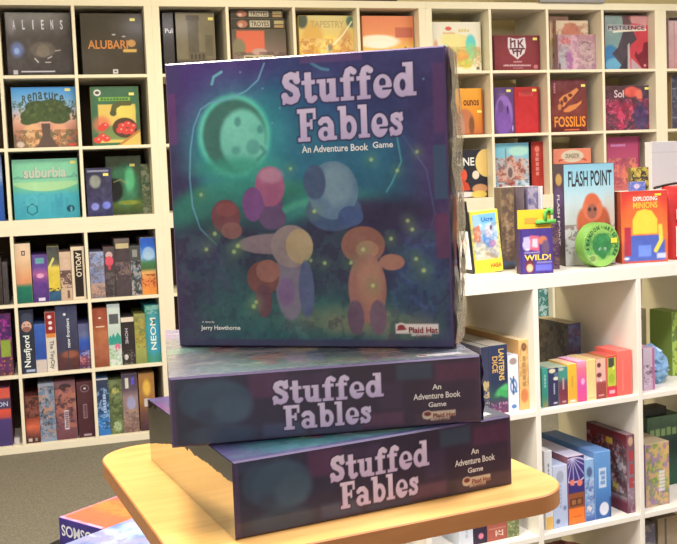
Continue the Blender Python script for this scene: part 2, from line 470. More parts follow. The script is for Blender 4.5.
# ------------------------------------------------------------------ shelf units (112 x 147 cm cube shelving)
OB, IB, CE, DEP = .038, .016, .335, .39
def shelf_unit(fr, x0, z0, label, cols=4, rows=3, drop=0.0):
    root = empty('shelf_unit', fr.M @ Matrix.Translation((x0, 0, z0)))
    tag(root, label, 'shelf', 'white cube shelf units')
    wd = OB*2+CE*cols+IB*(cols-1); ht = OB*2+CE*rows+IB*(rows-1)-drop
    def part(n, *a):
        b = MB(); b.box(*a); o = b.build(n, M_LAM, root)
        bv = o.modifiers.new('b', 'BEVEL'); bv.width = .0012; bv.segments = 1
    part('side_panel', 0, OB, 0, DEP, OB, ht-OB); part('side_panel', wd-OB, wd, 0, DEP, OB, ht-OB)
    part('top_panel', 0, wd, 0, DEP, ht-OB, ht); part('bottom_panel', 0, wd, 0, DEP, 0, OB)
    for k in range(1, cols):
        xx = OB+CE*k+IB*(k-1); part('divider', xx, xx+IB, 0, DEP, OB, ht-OB)
    for j in range(1, rows):
        zz = OB+CE*j+IB*(j-1)-drop
        for k in range(cols):
            xx = OB+(CE+IB)*k; part('shelf_board', xx, xx+CE, 0.0004, DEP, zz, zz+IB)
    return root
UW = 1.464
shelf_unit(WALLF, -UW, 0, 'white cube shelf unit on top at far left, dark face-out boxes in its cells')
shelf_unit(WALLF, 0, 0, 'white cube shelf unit on top, its upper row showing above the big upright box')
shelf_unit(WALLF, UW, 0, 'white cube shelf unit on top at right, behind the counter shelf, holding colourful face-out boxes')
shelf_unit(WALLF, 2*UW, 0, 'white cube shelf unit on top at the right edge, mostly out of view')
shelf_unit(WALLF, -UW, -1.113, 'white cube shelf unit standing on the carpet at left, full of boxes shown spine-out')
shelf_unit(WALLF, 0, -1.113, 'white cube shelf unit standing on the floor behind the stack of big boxes')
shelf_unit(WALLF, UW, -1.113, 'white cube shelf unit standing on the floor directly behind the white counter shelf')
CNT_DROP = 1.113-(-.08915-FLOOR)
shelf_unit(CNT, -.732, -(1.113-CNT_DROP), 'low white cube shelf unit in the right foreground, used as a counter for game boxes', drop=CNT_DROP)
# ------------------------------------------------------------------ boxes shown spine-out in the lower left unit
def cellx(x0, k):
    a = x0+OB+(CE+IB)*k
    return a, a+CE
def spines(fr, cell, z, yl, ymid, items, group, depth=.28, mat=None, name='board_game_box'):
    cur = cell[0]+.0008
    for it in items:
        xl, xr, yt, label, art = it[:5]; kw = dict(it[5]) if len(it) > 5 else {}
        yy = kw.pop('y', yl); dd = kw.pop('d', depth); ym = kw.pop('ym', ymid); nm = kw.pop('name', name)
        a, b = fr.aty(xl, ym, yy)[0], fr.aty(xr, ym, yy)[0]
        a = max(a, cur); b = min(b, cell[1]-.0008)
        t = fr.aty((xl+xr)/2, yt, yy)[1]
        if not kw.pop('free', 0): cur = b+.0004
        dd = min(dd, DEP-.004-yy+.02)
        game_box(nm, label, 'game box', fr, (a+b)/2, yy, z+.0004, b-a, dd, t-z, art, group=group, mat=mat or M_CARD, **kw)

set_tint(250, 240, 200)
GA = 'boxes shown spine-out in the lower left shelf unit'
A_ = lambda *st: (lambda a: a.g(*st).n(14, 9))
U0 = -UW
RA, RB, RC = -.373, -.724, -1.075
spines(WALLF, cellx(U0, 1), RA, .03, 285, [
 (-14, 2.4, 258, 'dark brown box at the far left edge, top row of the lower shelf', A_((0, (50, 40, 35)), (1, (78, 62, 50)))),
 (3, 8.4, 262, 'narrow dark grey box beside the first divider, top row of the lower left shelf', A_((0, (62, 56, 52)), (1, (84, 76, 74))))], GA)
spines(WALLF, cellx(U0, 2), RA, .03, 275, [
 (15.2, 31.6, 243.6, 'cream and orange box spine fading to green at the foot, lower left shelf', lambda a: a.g((0, (16, 100, 76)), (.26, (24, 116, 84)), (.34, (226, 150, 96)), (.7, (236, 196, 142)), (1, (240, 210, 165))).r(.42, .8, .66, .88, (90, 60, 60)).r(.49, .82, .6, .86, (236, 205, 160)).n(8, 8)),
 (32.5, 48, 255, 'purple box spine with a pink glow and pale green label, lower left shelf', lambda a: a.g((0, (66, 40, 100)), (.4, (104, 62, 130)), (.6, (176, 96, 140)), (.75, (104, 70, 140)), (1, (96, 72, 130))).r(.2, .82, .8, .94, (110, 170, 160), .03).e(.5, .56, .25, .05, (240, 170, 190), .03).n(14, 9).r(.3, .02, .75, .09, (225, 215, 225), .02)),
 (48.2, 60, 246.5, 'yellow box spine with a dark top and blue foot, lower left shelf', lambda a: a.g((0, (44, 84, 110)), (.17, (46, 88, 110)), (.2, (224, 196, 60)), (.62, (232, 205, 80)), (.68, (110, 108, 80)), (1, (62, 66, 64))).l([(.1, .62), (.5, .78)], .02, (232, 214, 110)).n(18, 10).busy([(40, 40, 40)], 20, .8, .16, .24)),
 (60.2, 71.6, 252, 'beige box spine with dark brown figures in its lower half, lower left shelf', lambda a: a.g((0, (200, 168, 130)), (1, (222, 190, 150))).busy([(92, 70, 60), (120, 90, 80)], 9, .9, .25, .62).r(.55, .04, .78, .2, (110, 80, 60)).n(14, 9)),
 (71.8, 85.4, 246.5, 'black box spine with a cream frame and cream vertical lettering, lower left shelf', lambda a: a.f(238, 216, 170).r(.2, .05, .84, .93, (38, 28, 22)), {'texts': [('APOLLO', .54, .66, .46, .4, (240, 222, 180), -90)]})], GA)
spines(WALLF, cellx(U0, 3), RA, .03, 272, [
 (90, 104.4, 252, 'grey-blue box spine turning tan at the foot, by the divider, lower left shelf', lambda a: a.g((0, (170, 140, 120)), (.25, (214, 160, 110)), (.36, (150, 150, 165)), (1, (164, 178, 200))).busy([(110, 130, 160), (120, 100, 90)], 9, .6).n(10, 9)),
 (104.5, 115.2, 247, 'dark box spine with a round pink emblem, top row of the lower left shelf', lambda a: a.g((0, (56, 48, 46)), (1, (90, 78, 74))).e(.5, .84, .34, .07, (214, 176, 160)).e(.5, .72, .4, .1, (226, 84, 96), .01).e(.5, .6, .15, .06, (200, 70, 80), .02).busy([(120, 110, 100)], 12, .6, 0, .5)),
 (115.5, 130.8, 238.5, 'tall charcoal box spine with a beige label near the top, lower left shelf', lambda a: a.f(74, 62, 60).r(0, .93, 1, 1, (110, 96, 84)).r(.08, .83, .95, .92, (206, 188, 130)).busy([(150, 124, 100), (110, 90, 96)], 8, .7, .3, .6).n(12, 9)),
 (131, 141.2, 246, 'slim dark green-grey box spine with a pale tag, lower left shelf', lambda a: a.f(76, 78, 70).r(.2, .78, .7, .93, (150, 146, 130)).busy([(120, 140, 140), (50, 46, 44), (190, 180, 160)], 9, .8, 0, .7)),
 (141.4, 156.2, 237.5, 'blue sky box spine with orange desert foot, right end of its row, lower left shelf', lambda a: a.g((0, (228, 150, 60)), (.22, (226, 130, 60)), (.4, (232, 176, 96)), (.46, (70, 110, 60)), (.56, (80, 130, 80)), (.66, (130, 180, 220)), (.85, (50, 110, 190)), (1, (40, 84, 170))).e(.55, .72, .4, .12, (200, 220, 240), .03, .6).busy([(150, 60, 30)], 9, .8, .12, .36).n(12, 9))], GA)
spines(WALLF, cellx(U0, 1), RB, .03, 350, [
 (-4, 12.4, 314, 'magenta and purple box spine with a lime label, at the left edge of the photo', lambda a: a.f(104, 44, 96).busy([(190, 60, 150), (60, 30, 80)], 9, .8, .5, 1).r(.3, .3, .92, .58, (150, 170, 60), .02).busy([(210, 130, 60), (80, 50, 60)], 9, .8, 0, .32).n(14, 9))], GA)
spines(WALLF, cellx(U0, 2), RB, .03, 345, [
 (19.2, 34.8, 310, 'dark navy box spine with a bearded face in a hat, lower left shelf', lambda a: a.f(44, 48, 58).e(.55, .86, .42, .1, (64, 70, 84), .01).e(.5, .74, .36, .085, (224, 176, 140), .01).e(.5, .7, .3, .04, (150, 100, 80), .01).r(.3, .76, .4, .775, (40, 30, 30)).r(.6, .76, .7, .775, (40, 30, 30)).r(.3, .02, .95, .06, (170, 180, 190), .01).n(6, 9), {'texts': [('Nusfjord', .5, .35, .5, .58, (238, 240, 240), 90)]}),
 (35, 46, 324.5, 'plain blue box spine with a beige foot, middle row, lower left shelf', lambda a: a.g((0, (205, 190, 165)), (.25, (210, 194, 168)), (.28, (46, 80, 150)), (1, (62, 102, 170))).n(8, 9)),
 (46.2, 56.6, 312, 'slim box spine red at the top and cream below, middle row, lower left shelf', lambda a: a.f(226, 214, 180).r(0, .64, 1, 1, (150, 44, 40)).r(.05, .57, .95, .64, (226, 140, 60)).e(.45, .92, .2, .03, (240, 220, 200)).e(.5, .82, .2, .03, (240, 220, 200)).e(.5, .73, .2, .03, (240, 220, 200)).n(5, 9), {'texts': [('The TinyCity', .5, .28, .48, .5, (96, 92, 80), -90)]}),
 (57, 78.6, 305, 'wide slate-blue box spine with a red-brown base and white script, middle row, lower left shelf', lambda a: a.g((0, (78, 46, 44)), (.2, (96, 54, 46)), (.3, (62, 60, 76)), (1, (72, 76, 96))).e(.6, .24, .4, .06, (150, 86, 60), .04).e(.42, .86, .07, .02, (240, 240, 235)).r(.48, .0, .52, 1, (58, 58, 74), .01).n(8, 9), {'texts': [('new frontiers', .54, .57, .45, .16, (225, 228, 230), 90)]}),
 (79, 90, 324, 'short blue box spine with a pink glow at the foot, lower left shelf', lambda a: a.g((0, (100, 44, 60)), (.22, (190, 96, 90)), (.34, (60, 80, 150)), (.62, (60, 96, 170)), (.76, (110, 116, 140)), (1, (96, 100, 124))).busy([(230, 210, 210), (60, 40, 60)], 10, .6, 0, .4).n(12, 9))], GA)
spines(WALLF, cellx(U0, 3), RB, .03, 342, [
 (93.4, 108.4, 308.5, 'copper-brown box spine beside the divider, middle row, lower left shelf', lambda a: a.g((0, (140, 74, 46)), (.25, (170, 96, 60)), (.6, (196, 120, 72)), (.75, (158, 78, 48)), (1, (166, 84, 54))).r(.2, .68, .8, .7, (240, 210, 170), .005).e(.5, .84, .1, .015, (240, 220, 200)).n(16, 8)),
 (108.6, 121.4, 304, 'pale mint box spine with a dark square and teal trees, lower left shelf', lambda a: a.g((0, (170, 200, 150)), (.3, (196, 210, 176)), (1, (220, 228, 200))).r(.12, .68, .86, .84, (92, 92, 86)).p([(0, .44), (.15, .5), (.25, .46), (.4, .53), (.55, .46), (.75, .54), (1, .46), (1, .34), (0, .34)], (60, 160, 130)).e(.7, .3, .22, .06, (226, 120, 130), .02).busy([(120, 170, 90), (240, 230, 210)], 9, .7, 0, .3).n(8, 9)),
 (121.6, 135, 317, 'black box spine with a cream band on top, middle row, lower left shelf', lambda a: a.f(52, 44, 40).r(0, .9, 1, 1, (236, 220, 180)).e(.3, .16, .16, .06, (220, 210, 190)).busy([(130, 120, 100)], 10, .7, 0, .3).n(6, 9), {'texts': [('HOME', .4, .6, .32, .22, (196, 190, 180), -90)]}),
 (135.2, 146.2, 314, 'olive yellow-green box spine, middle row, lower left shelf', lambda a: a.g((0, (130, 140, 70)), (.35, (170, 170, 80)), (1, (150, 150, 84))).busy([(190, 170, 70), (110, 120, 60), (176, 150, 60)], 9, .7, .3, .95).n(10, 9)),
 (146.4, 162, 305, 'green and turquoise box spine with big white letters, lower left shelf', lambda a: a.g((0, (60, 130, 84)), (.1, (66, 140, 96)), (.2, (56, 150, 160)), (.6, (60, 160, 180)), (.85, (70, 150, 130)), (1, (80, 150, 90))).hg(.35, (0, (60, 140, 80)), (.5, (90, 180, 200)), (1, (50, 150, 150))).busy([(200, 220, 200)], 14, .5, .85, 1).n(8, 9), {'texts': [('NEOM', .52, .5, .56, .4, (240, 248, 248), 90)]})], GA)
spines(WALLF, cellx(U0, 1), RC, .03, 420, [
 (-6, 11.6, 388, 'spine orange-red above and violet below, at the left edge, bottom row', lambda a: a.g((0, (70, 56, 96)), (.45, (84, 64, 110)), (.5, (200, 80, 70)), (.62, (236, 90, 60)), (.66, (80, 60, 84)), (.8, (90, 70, 90)), (.84, (226, 96, 70)), (1, (214, 90, 70))), {'texts': [('ON', .55, .72, .6, .08, (190, 205, 225))]})], GA)
spines(WALLF, cellx(U0, 2), RC, .03, 415, [
 (25.3, 39.4, 397, 'short dark red box spine with an orange flame, bottom row of the lower left shelf', lambda a: a.g((0, (70, 40, 34)), (.1, (90, 50, 40)), (.35, (226, 110, 70)), (.6, (130, 60, 44)), (1, (84, 52, 42))).busy([(60, 40, 34), (150, 90, 70)], 9, .7, .55, 1).r(.12, .03, .4, .1, (210, 190, 160)).r(.6, .03, .8, .1, (150, 130, 110)).n(12, 9)),
 (39.6, 55.6, 383, 'grey-blue box spine with black scribbled figures, bottom row of the lower left shelf', lambda a: a.g((0, (136, 150, 158)), (1, (158, 162, 160))).busy([(60, 66, 66), (206, 150, 110), (110, 130, 140)], 11, .8, .05, .95).n(6, 9)),
 (56, 76.8, 381, 'wide mauve-brown box spine with a white vertical label, bottom row of the lower left shelf', lambda a: a.g((0, (110, 66, 66)), (.3, (130, 84, 84)), (.6, (170, 110, 90)), (1, (120, 84, 84))).e(.5, .9, .3, .06, (70, 50, 50), .01).busy([(70, 48, 52), (196, 120, 90)], 8, .7, .2, .9).r(.4, .17, .62, .5, (226, 214, 200)).mk(.42, .19, .6, .48, 8, (110, 70, 70), 1).n(8, 9)),
 (78, 94.4, 381.5, 'plain maroon box spine with a round seal at the top, lower left shelf', lambda a: a.g((0, (76, 38, 42)), (1, (92, 52, 52))).e(.5, .88, .3, .07, (134, 104, 96)).e(.5, .88, .22, .05, (80, 46, 48)).e(.5, .88, .08, .02, (230, 220, 210)).r(.34, .34, .6, .6, (150, 120, 116)).r(.3, .02, .8, .06, (170, 150, 140), .01).mk(.37, .36, .57, .58, 6, (90, 50, 52), 1).n(5, 9))], GA)
spines(WALLF, cellx(U0, 3), RC, .03, 410, [
 (97.4, 109.6, 378, 'navy box spine fading to bright blue at the foot, beside the divider, bottom row', lambda a: a.g((0, (56, 120, 170)), (.25, (60, 130, 180)), (.5, (50, 80, 110)), (1, (62, 64, 76))).r(0, .97, 1, 1, (216, 210, 190)).busy([(170, 200, 215), (40, 60, 80)], 10, .7, .1, .9).mk(.48, .38, .76, .72, 7, (190, 214, 230), 1).n(8, 9)),
 (109.8, 123, 380, 'moss green box spine with pale leafy drawings, bottom row of the lower left shelf', lambda a: a.g((0, (90, 104, 56)), (1, (104, 112, 70))).e(.5, .8, .3, .06, (190, 180, 90), .02).e(.55, .14, .34, .1, (176, 190, 130), .03).busy([(70, 84, 46), (140, 150, 90)], 9, .6).n(8, 9)),
 (123.2, 138.8, 374, 'box spine purple on top and stone brown below, bottom row of the lower left shelf', lambda a: a.g((0, (140, 110, 90)), (.6, (164, 136, 120)), (.74, (100, 80, 84)), (1, (84, 72, 84))).e(.55, .5, .3, .12, (170, 165, 180), .05).r(.2, .76, .42, .94, (220, 220, 180)).r(.6, .82, .8, .94, (110, 90, 190)).busy([(190, 150, 110), (110, 84, 70)], 9, .7, 0, .4).n(10, 9)),
 (140, 155.6, 373, 'gold and brown box spine, right end of the bottom row beside the big box', lambda a: a.g((0, (70, 44, 50)), (.3, (110, 70, 56)), (.5, (170, 120, 60)), (1, (176, 126, 64))).e(.5, .75, .25, .14, (232, 184, 70), .05).r(.3, .42, .6, .56, (210, 200, 180)).n(12, 9))], GA)
b = MB(); wx, wz = WALLF.aty(17, 440, .05)
b.box(wx-.012, wx+.012, .05, .09, RC+.0004, RC+.03, albedo((226, 214, 190)))
tag(b.build('card_pack', M_CARD), 'tiny pale card pack lying beside the divider in the bottom left cell', 'card pack')

# ------------------------------------------------------------------ boxes shown face-out in the top units
def faces(fr, z, items, group, ymid, mat=None):
    for xl, xr, yt, label, art, kw in items:
        kw = dict(kw); yl = kw.pop('y', .07); dd = kw.pop('d', .07); ym = kw.pop('ym', ymid); zz = kw.pop('z', z); yb = kw.pop('yb', None); nm = kw.pop('name', 'board_game_box')
        a, c = fr.aty(xl, ym, yl)[0], fr.aty(xr, ym, yl)[0]
        lo, hi = kw.pop('lim', (-9, 9)); a = max(a, lo+.001); c = min(c, hi-.001)
        t = fr.aty((xl+xr)/2, yt, yl)[1]
        if yb is not None: zz = fr.aty((xl+xr)/2, yb, yl)[1]
        game_box(nm, label, 'game box', fr, (a+c)/2, yl, zz+.0004, c-a, dd, t-zz, art, group=group, mat=mat or M_GLOSS, **kw)
G1 = 'boxes standing face-out in the upper left shelf unit'
Z1, Z2, Z3 = .740, .389, .038
set_tint(246, 234, 186)
def art_space(a):
    a.g((0, (52, 44, 38)), (.5, (74, 64, 52)), (1, (62, 54, 42))).hg(.25, (0, (96, 92, 88)), (.3, (60, 50, 40)), (1, (50, 40, 30)))
    a.e(.16, .42, .1, .12, (110, 124, 160), .08, .9).e(.15, .4, .04, .05, (150, 176, 230), .03).e(.08, .78, .06, .14, (120, 112, 104), .06, .7)
    a.e(.55, .42, .2, .12, (110, 98, 76), .05, .8).e(.55, .4, .1, .1, (124, 110, 84), .03).l([(.42, .28), (.47, .22)], .008, (236, 220, 190)).l([(.58, .22), (.66, .22)], .007, (220, 210, 180)).l([(.62, .28), (.68, .31)], .007, (220, 210, 180)).l([(.74, .4), (.82, .41)], .006, (220, 200, 170))
    a.n(16, 9).r(.2, .065, .72, .085, (220, 214, 200), .004).r(.08, .03, .15, .1, (196, 190, 176), .01)
def art_tree(a):
    a.g((0, (120, 96, 76)), (.12, (150, 110, 84)), (.35, (214, 150, 110)), (.5, (236, 190, 150)), (.7, (150, 190, 210)), (1, (70, 150, 205)))
    a.e(.3, .2, .16, .2, (240, 190, 120), .08, .8).e(.72, .2, .14, .2, (240, 176, 120), .08, .8)
    a.busy([(110, 90, 60), (190, 110, 60), (90, 96, 60)], 12, .6, 0, .3)
    a.p([(.44, .4), (.58, .4), (.57, .2), (.66, .05), (.72, 0), (.3, 0), (.38, .06), (.45, .2)], (98, 78, 62), .012)
    for cx, cy, rx, ry in ((.5, .6, .3, .17), (.3, .52, .18, .12), (.72, .5, .18, .11), (.4, .68, .2, .1), (.62, .7, .2, .1), (.22, .44, .1, .06), (.8, .6, .12, .09)):
        a.e(cx, cy, rx, ry, (72, 88, 44), .015)
    a.busy([(104, 116, 56), (56, 70, 40)], 16, .7, .45, .78, thr=.58)
    a.r(.86, .02, .97, .06, (236, 90, 60), .01).e(.1, .06, .06, .05, (236, 224, 190), .03, .7)
def art_veg(a):
    a.f(70, 112, 70).n(6, 8).r(.14, .05, .92, .7, (232, 196, 90), .005).e(.7, .58, .2, .14, (236, 214, 90), .1).e(.2, .36, .18, .14, (226, 120, 80), .12, .8)
    a.r(.14, .1, .92, .34, (96, 130, 70), .06, .8)
    a.l([(.45, .56), (.48, .66), (.6, .72), (.8, .72)], .045, (96, 96, 50), .008).e(.45, .55, .07, .05, (84, 88, 50), .01)
    a.e(.68, .3, .26, .17, (86, 64, 44), .012)
    for cx, cy in ((.62, .33), (.74, .36), (.84, .32), (.7, .24), (.8, .24), (.58, .26), (.2, .16), (.1, .1), (.28, .12), (.2, .3), (.26, .34)): a.e(cx, cy, .085, .055, (222, 74, 56), .012).e(cx+.02, cy+.015, .02, .012, (250, 190, 160), .01)
    a.p([(.5, 0), (1, .28), (1, 0)], (190, 130, 60), .004).p([(.58, 0), (1, .23), (1, 0)], (224, 190, 90), .004)
    a.e(.14, .9, .075, .056, (236, 226, 190), .004).e(.14, .9, .045, .026, (80, 84, 60), .006)
    a.r(.16, .76, .82, .82, (140, 190, 70), .015).mk(.2, .77, .78, .81, 9, (60, 96, 50))
def art_city(a):
    a.f(60, 168, 160).g((0, (60, 160, 160)), (.4, (80, 180, 176)), (.5, (110, 195, 150)), (1, (120, 205, 150)))
    a.e(.5, .88, .72, .42, (176, 222, 150), .004).r(0, .62, 1, 1, (126, 206, 156), .03, .75).r(0, .68, 1, .71, (110, 180, 140), .02, .6)
    a.l([(.02, .68), (.08, .72), (.12, .68), (.9, .69), (.94, .75), (.98, .7)], .012, (90, 160, 130), .02, .5)
    for x, h in ((.08, .2), (.13, .26), (.56, .24), (.62, .36), (.66, .3), (.7, .38), (.78, .3)): a.r(x, .04, x+.05, h+.04, (60, 150, 160), .02, .5)
    for cx, cy, c in ((.27, .16, (36, 96, 96)), (.43, .33, (80, 160, 160)), (.1, .3, (90, 176, 170)), (.27, .3, (110, 190, 180))):
        pts = [(cx+.085*math.cos(math.pi/6+k*math.pi/3), cy+.09*math.sin(math.pi/6+k*math.pi/3)) for k in range(7)]
        a.l(pts, .009 if cy == .16 else .005, c)
    a.e(.86, .15, .06, .06, (26, 70, 76), .006).e(.87, .14, .02, .05, (90, 170, 170), .004).n(5, 9)
def art_navy(a):
    a.g((0, (54, 54, 84)), (.5, (66, 62, 84)), (1, (56, 56, 74))).e(.35, .72, .22, .14, (156, 160, 130), .05, .9).e(.3, .2, .16, .08, (130, 134, 190), .04).e(.76, .22, .17, .08, (120, 130, 200), .04).n(20, 9).r(.05, .92, .9, .96, (150, 150, 160), .01)
def art_green(a):
    a.g((0, (62, 80, 40)), (.2, (90, 110, 40)), (.3, (50, 90, 60)), (1, (76, 84, 50))).e(.5, .5, .4, .36, (60, 120, 76), .1).e(.66, .6, .14, .22, (96, 190, 120), .07).e(.2, .42, .24, .2, (28, 30, 26), .06).l([(.2, .56), (.4, .6), (.55, .54)], .01, (150, 150, 90), .02).e(.6, .2, .3, .04, (140, 150, 50), .03).n(14, 9)
faces(WALLF, Z1, [
 (6.3, 71.8, 12.6, 'dark box with spaced white capitals and a bluish glow, top left corner of the photo', art_space, {'ym': 45, 'lim': cellx(U0, 2), 'texts': [(c, .13+i*.145, .81, .04 if c != 'I' else .016, .15, (214, 206, 190)) for i, c in enumerate('ALIENS')]}),
 (81.4, 145, 13.4, 'nearly black box with ornate gold lettering, right cell of the top row, upper left shelf', lambda a: a.f(66, 56, 36).n(5, 6).e(.8, .52, .07, .06, (206, 150, 70), .01).r(.66, .375, .88, .425, (226, 180, 80), .008).r(.48, .03, .56, .1, (236, 228, 210), .005).r(.5, .05, .54, .08, (90, 80, 60)).e(.52, .66, .03, .012, (210, 200, 180), .01).e(.68, .63, .03, .01, (210, 200, 180), .01), {'ym': 45, 'lim': cellx(U0, 3), 'texts': [('ALUBARI', .42, .5, .64, .14, (214, 134, 52))], 'sticker': (.83, .9)})], G1, 45)
faces(WALLF, Z2, [
 (10.6, 77, 87, 'box with a great green tree under a blue sky, middle row, upper left shelf', art_tree, {'ym': 90, 'lim': cellx(U0, 2), 'texts': [(c, .2+.083*i, .8+.06*math.sin(math.pi*i/7), .066, .13, (66, 84, 72)) for i, c in enumerate('Renature')], 'sticker': (.88, .95)}),
 (90, 138.4, 86.5, 'green box with red vegetables on a yellow picture, middle row, upper left shelf', art_veg, {'ym': 92, 'lim': cellx(U0, 3), 'sticker': (.85, .87)})], G1, 110)
set_tint(250, 240, 196)
faces(WALLF, Z3, [
 (-55, 3.2, 155, 'blue box at the left edge of the photo, bottom row of the upper left shelf', lambda a: a.g((0, (40, 90, 160)), (.5, (60, 110, 170)), (.65, (170, 190, 200)), (1, (110, 130, 150))), {'lim': cellx(U0, 1)}),
 (11.6, 77.4, 159, 'turquoise and mint box with a hexagon pattern, bottom row, upper left shelf', art_city, {'ym': 165, 'lim': cellx(U0, 2), 'texts': [('suburbia', .49, .775, .66, .19, (150, 156, 124)), ('suburbia', .495, .777, .645, .178, (206, 206, 172))], 'sticker': (.93, .93)}),
 (106, 141, 156, 'dark green box half hidden behind a small navy box, bottom row, upper left shelf', art_green, {'ym': 170, 'y': .12, 'lim': cellx(U0, 3), 'sticker': (.75, .84)}),
 (141.6, 150.5, 164, 'narrow grey-green box squeezed against the right end, bottom row, upper left shelf', lambda a: a.g((0, (96, 106, 70)), (1, (104, 110, 66))).busy([(60, 84, 56), (150, 150, 110)], 8, .7), {'ym': 190, 'y': .12, 'd': .2, 'lim': cellx(U0, 3)}),
 (86.6, 112, 168, 'small navy box with pale blue creatures, in front of the dark green box', art_navy, {'ym': 190, 'y': .035, 'd': .05, 'lim': cellx(U0, 3), 'sticker': (.78, .86)})], G1, 190)

# upper row of the middle unit
set_tint(246, 234, 190)
G2 = 'boxes in the shelf row above the big upright box'
def art_tower(a):
    a.g((0, (72, 62, 46)), (.22, (78, 68, 50)), (.26, (124, 112, 78)), (1, (128, 116, 80))).r(.3, .32, .58, .9, (96, 86, 62), .02).r(.27, .88, .6, .96, (86, 76, 54), .015).r(.74, .3, .94, .64, (106, 96, 68), .02).n(8, 8).r(.3, .24, .74, .36, (104, 92, 66), .02)
    for x in (.36, .46, .56, .66): a.r(x, .25, x+.04, .33, (66, 56, 42), .01)
def art_tap(a):
    a.g((0, (222, 160, 80)), (.5, (240, 200, 90)), (1, (226, 206, 130))).e(.25, .5, .2, .4, (226, 170, 70), .1, .8).e(.55, .35, .2, .3, (248, 214, 90), .1).e(.85, .4, .14, .35, (214, 140, 70), .08, .6).e(.06, .92, .1, .14, (90, 96, 70), .05).e(.96, .9, .08, .1, (90, 120, 90), .05)
    a.r(.5, .16, .62, .34, (110, 116, 100), .02).e(.56, .44, .04, .08, (120, 140, 130), .02).busy([(196, 120, 60), (250, 226, 140)], 9, .5, 0, .6).l([(.62, .5), (.8, .66), (.98, .9)], .012, (252, 240, 180), .02)
def art_sun(a):
    a.g((0, (226, 140, 80)), (.15, (236, 160, 80)), (.4, (246, 200, 90)), (.62, (240, 150, 80)), (1, (236, 140, 90))).e(.3, .55, .42, .12, (255, 240, 190), .05).e(.32, .5, .2, .06, (255, 248, 210), .04).r(.64, .62, .99, .8, (196, 100, 70), .02, .9).busy([(120, 90, 70), (190, 120, 60)], 14, .6, 0, .22).r(.82, .2, .85, .46, (130, 90, 60), .01)
faces(WALLF, Z1, [
 (163, 173.8, 12.8, 'black box spine with white print, left end of the row above the big box', lambda a: a.f(58, 52, 48).n(6, 8), {'ym': 35, 'd': .25, 'lim': cellx(0, 0), 'texts': [('Pul', .55, .71, .7, .075, (220, 220, 225))]}),
 (176, 215, 12.6, 'olive grey box with a tall tower, second in the row above the big box', art_tower, {'ym': 35, 'lim': cellx(0, 0), 'sticker': (.9, .9)}),
 (299, 355, 15.6, 'golden yellow box with a faint title, in the row above the big box', art_tap, {'ym': 35, 'lim': cellx(0, 2), 'texts': [('TAPESTRY', .52, .85, .62, .12, (196, 170, 100))]}),
 (362.5, 413.5, 16, 'orange sunset box, right end of the row above the big box', art_sun, {'ym': 35, 'lim': cellx(0, 3)})], G2, 35)
# a stack of three boxes of one game, widest at the bottom
def art_troy(i):
    def f(a):
        if i == 0:
            a.g((0, (110, 90, 80)), (.3, (150, 120, 100)), (1, (96, 88, 66))).r(.08, .48, .6, .98, (226, 112, 74), .04).e(.12, .6, .12, .2, (140, 130, 90), .06).e(.5, .5, .14, .08, (200, 160, 130), .04).busy([(90, 70, 60)], 9, .5, 0, .5).r(.2, .18, .76, .42, (216, 196, 140)).r(.24, .1, .7, .16, (80, 64, 50), .02, .5)
        else:
            a.f(66, 62, 48).n(8, 9).e(.2, .5, .1, .36, (190, 120, 80), .08).e(.17, .4, .04, .2, (220, 180, 150), .04).r(.34, .2, .72, .84, (206, 190, 146)).r(.8, .5, .98, .84, (196, 176, 110)).r(.8, .16, .98, .42, (190, 150, 90))
    return f
zt_ = [WALLF.aty(258, y, .06)[1] for y in (29.6, 18.6, 9.4)]
zc_ = [Z1+.0004, zt_[0]+.0004, zt_[1]+.0004]
for i, (lab, xr) in enumerate((('grey box with an orange picture, bottom of the stack of three above the big box', 285.5), ('dark olive box, middle of the stack of three above the big box', 285), ('dark olive box, topmost of the stack of three above the big box', 283.5))):
    a0, a1 = WALLF.aty(231.5, 30, .06)[0], WALLF.aty(xr, 30, .06)[0]
    tx = [('TROYES', .48, .3, .5, .19, (110, 84, 60))] if i == 0 else [('TROYES', .53, .52, .34, .44, (90, 76, 60))]
    game_box('board_game_box', lab, 'game box', WALLF, (a0+a1)/2, .06, zc_[i], a1-a0, .28, zt_[i]-zc_[i], art_troy(i), texts=tx, group=G2)
# ------------------------------------------------------------------ right-hand wall unit
G3 = 'boxes standing face-out in the upper right shelf unit'
V = UW
set_tint(250, 240, 205)
def art_cream(a):
    a.g((0, (246, 234, 190)), (1, (250, 240, 206))).e(.58, .42, .34, .33, (250, 226, 130), .04, .8).e(.8, .55, .1, .2, (110, 214, 200), .05).e(.8, .4, .12, .18, (150, 220, 150), .06, .8).e(.62, .3, .14, .16, (244, 180, 90), .05).e(.7, .16, .12, .1, (226, 214, 90), .05).e(.3, .45, .08, .12, (190, 226, 220), .05).e(.12, .5, .04, .14, (240, 180, 130), .04).e(.37, .87, .06, .04, (232, 100, 80), .02).e(.42, .65, .2, .14, (250, 236, 150), .08)
    a.mk(.26, .76, .5, .8, 5, (236, 176, 130)).mk(.56, .8, .78, .87, 4, (226, 200, 120)).busy([(226, 150, 80), (180, 190, 110)], 12, .5, .1, .5).r(.9, .04, .96, .1, (120, 110, 90))
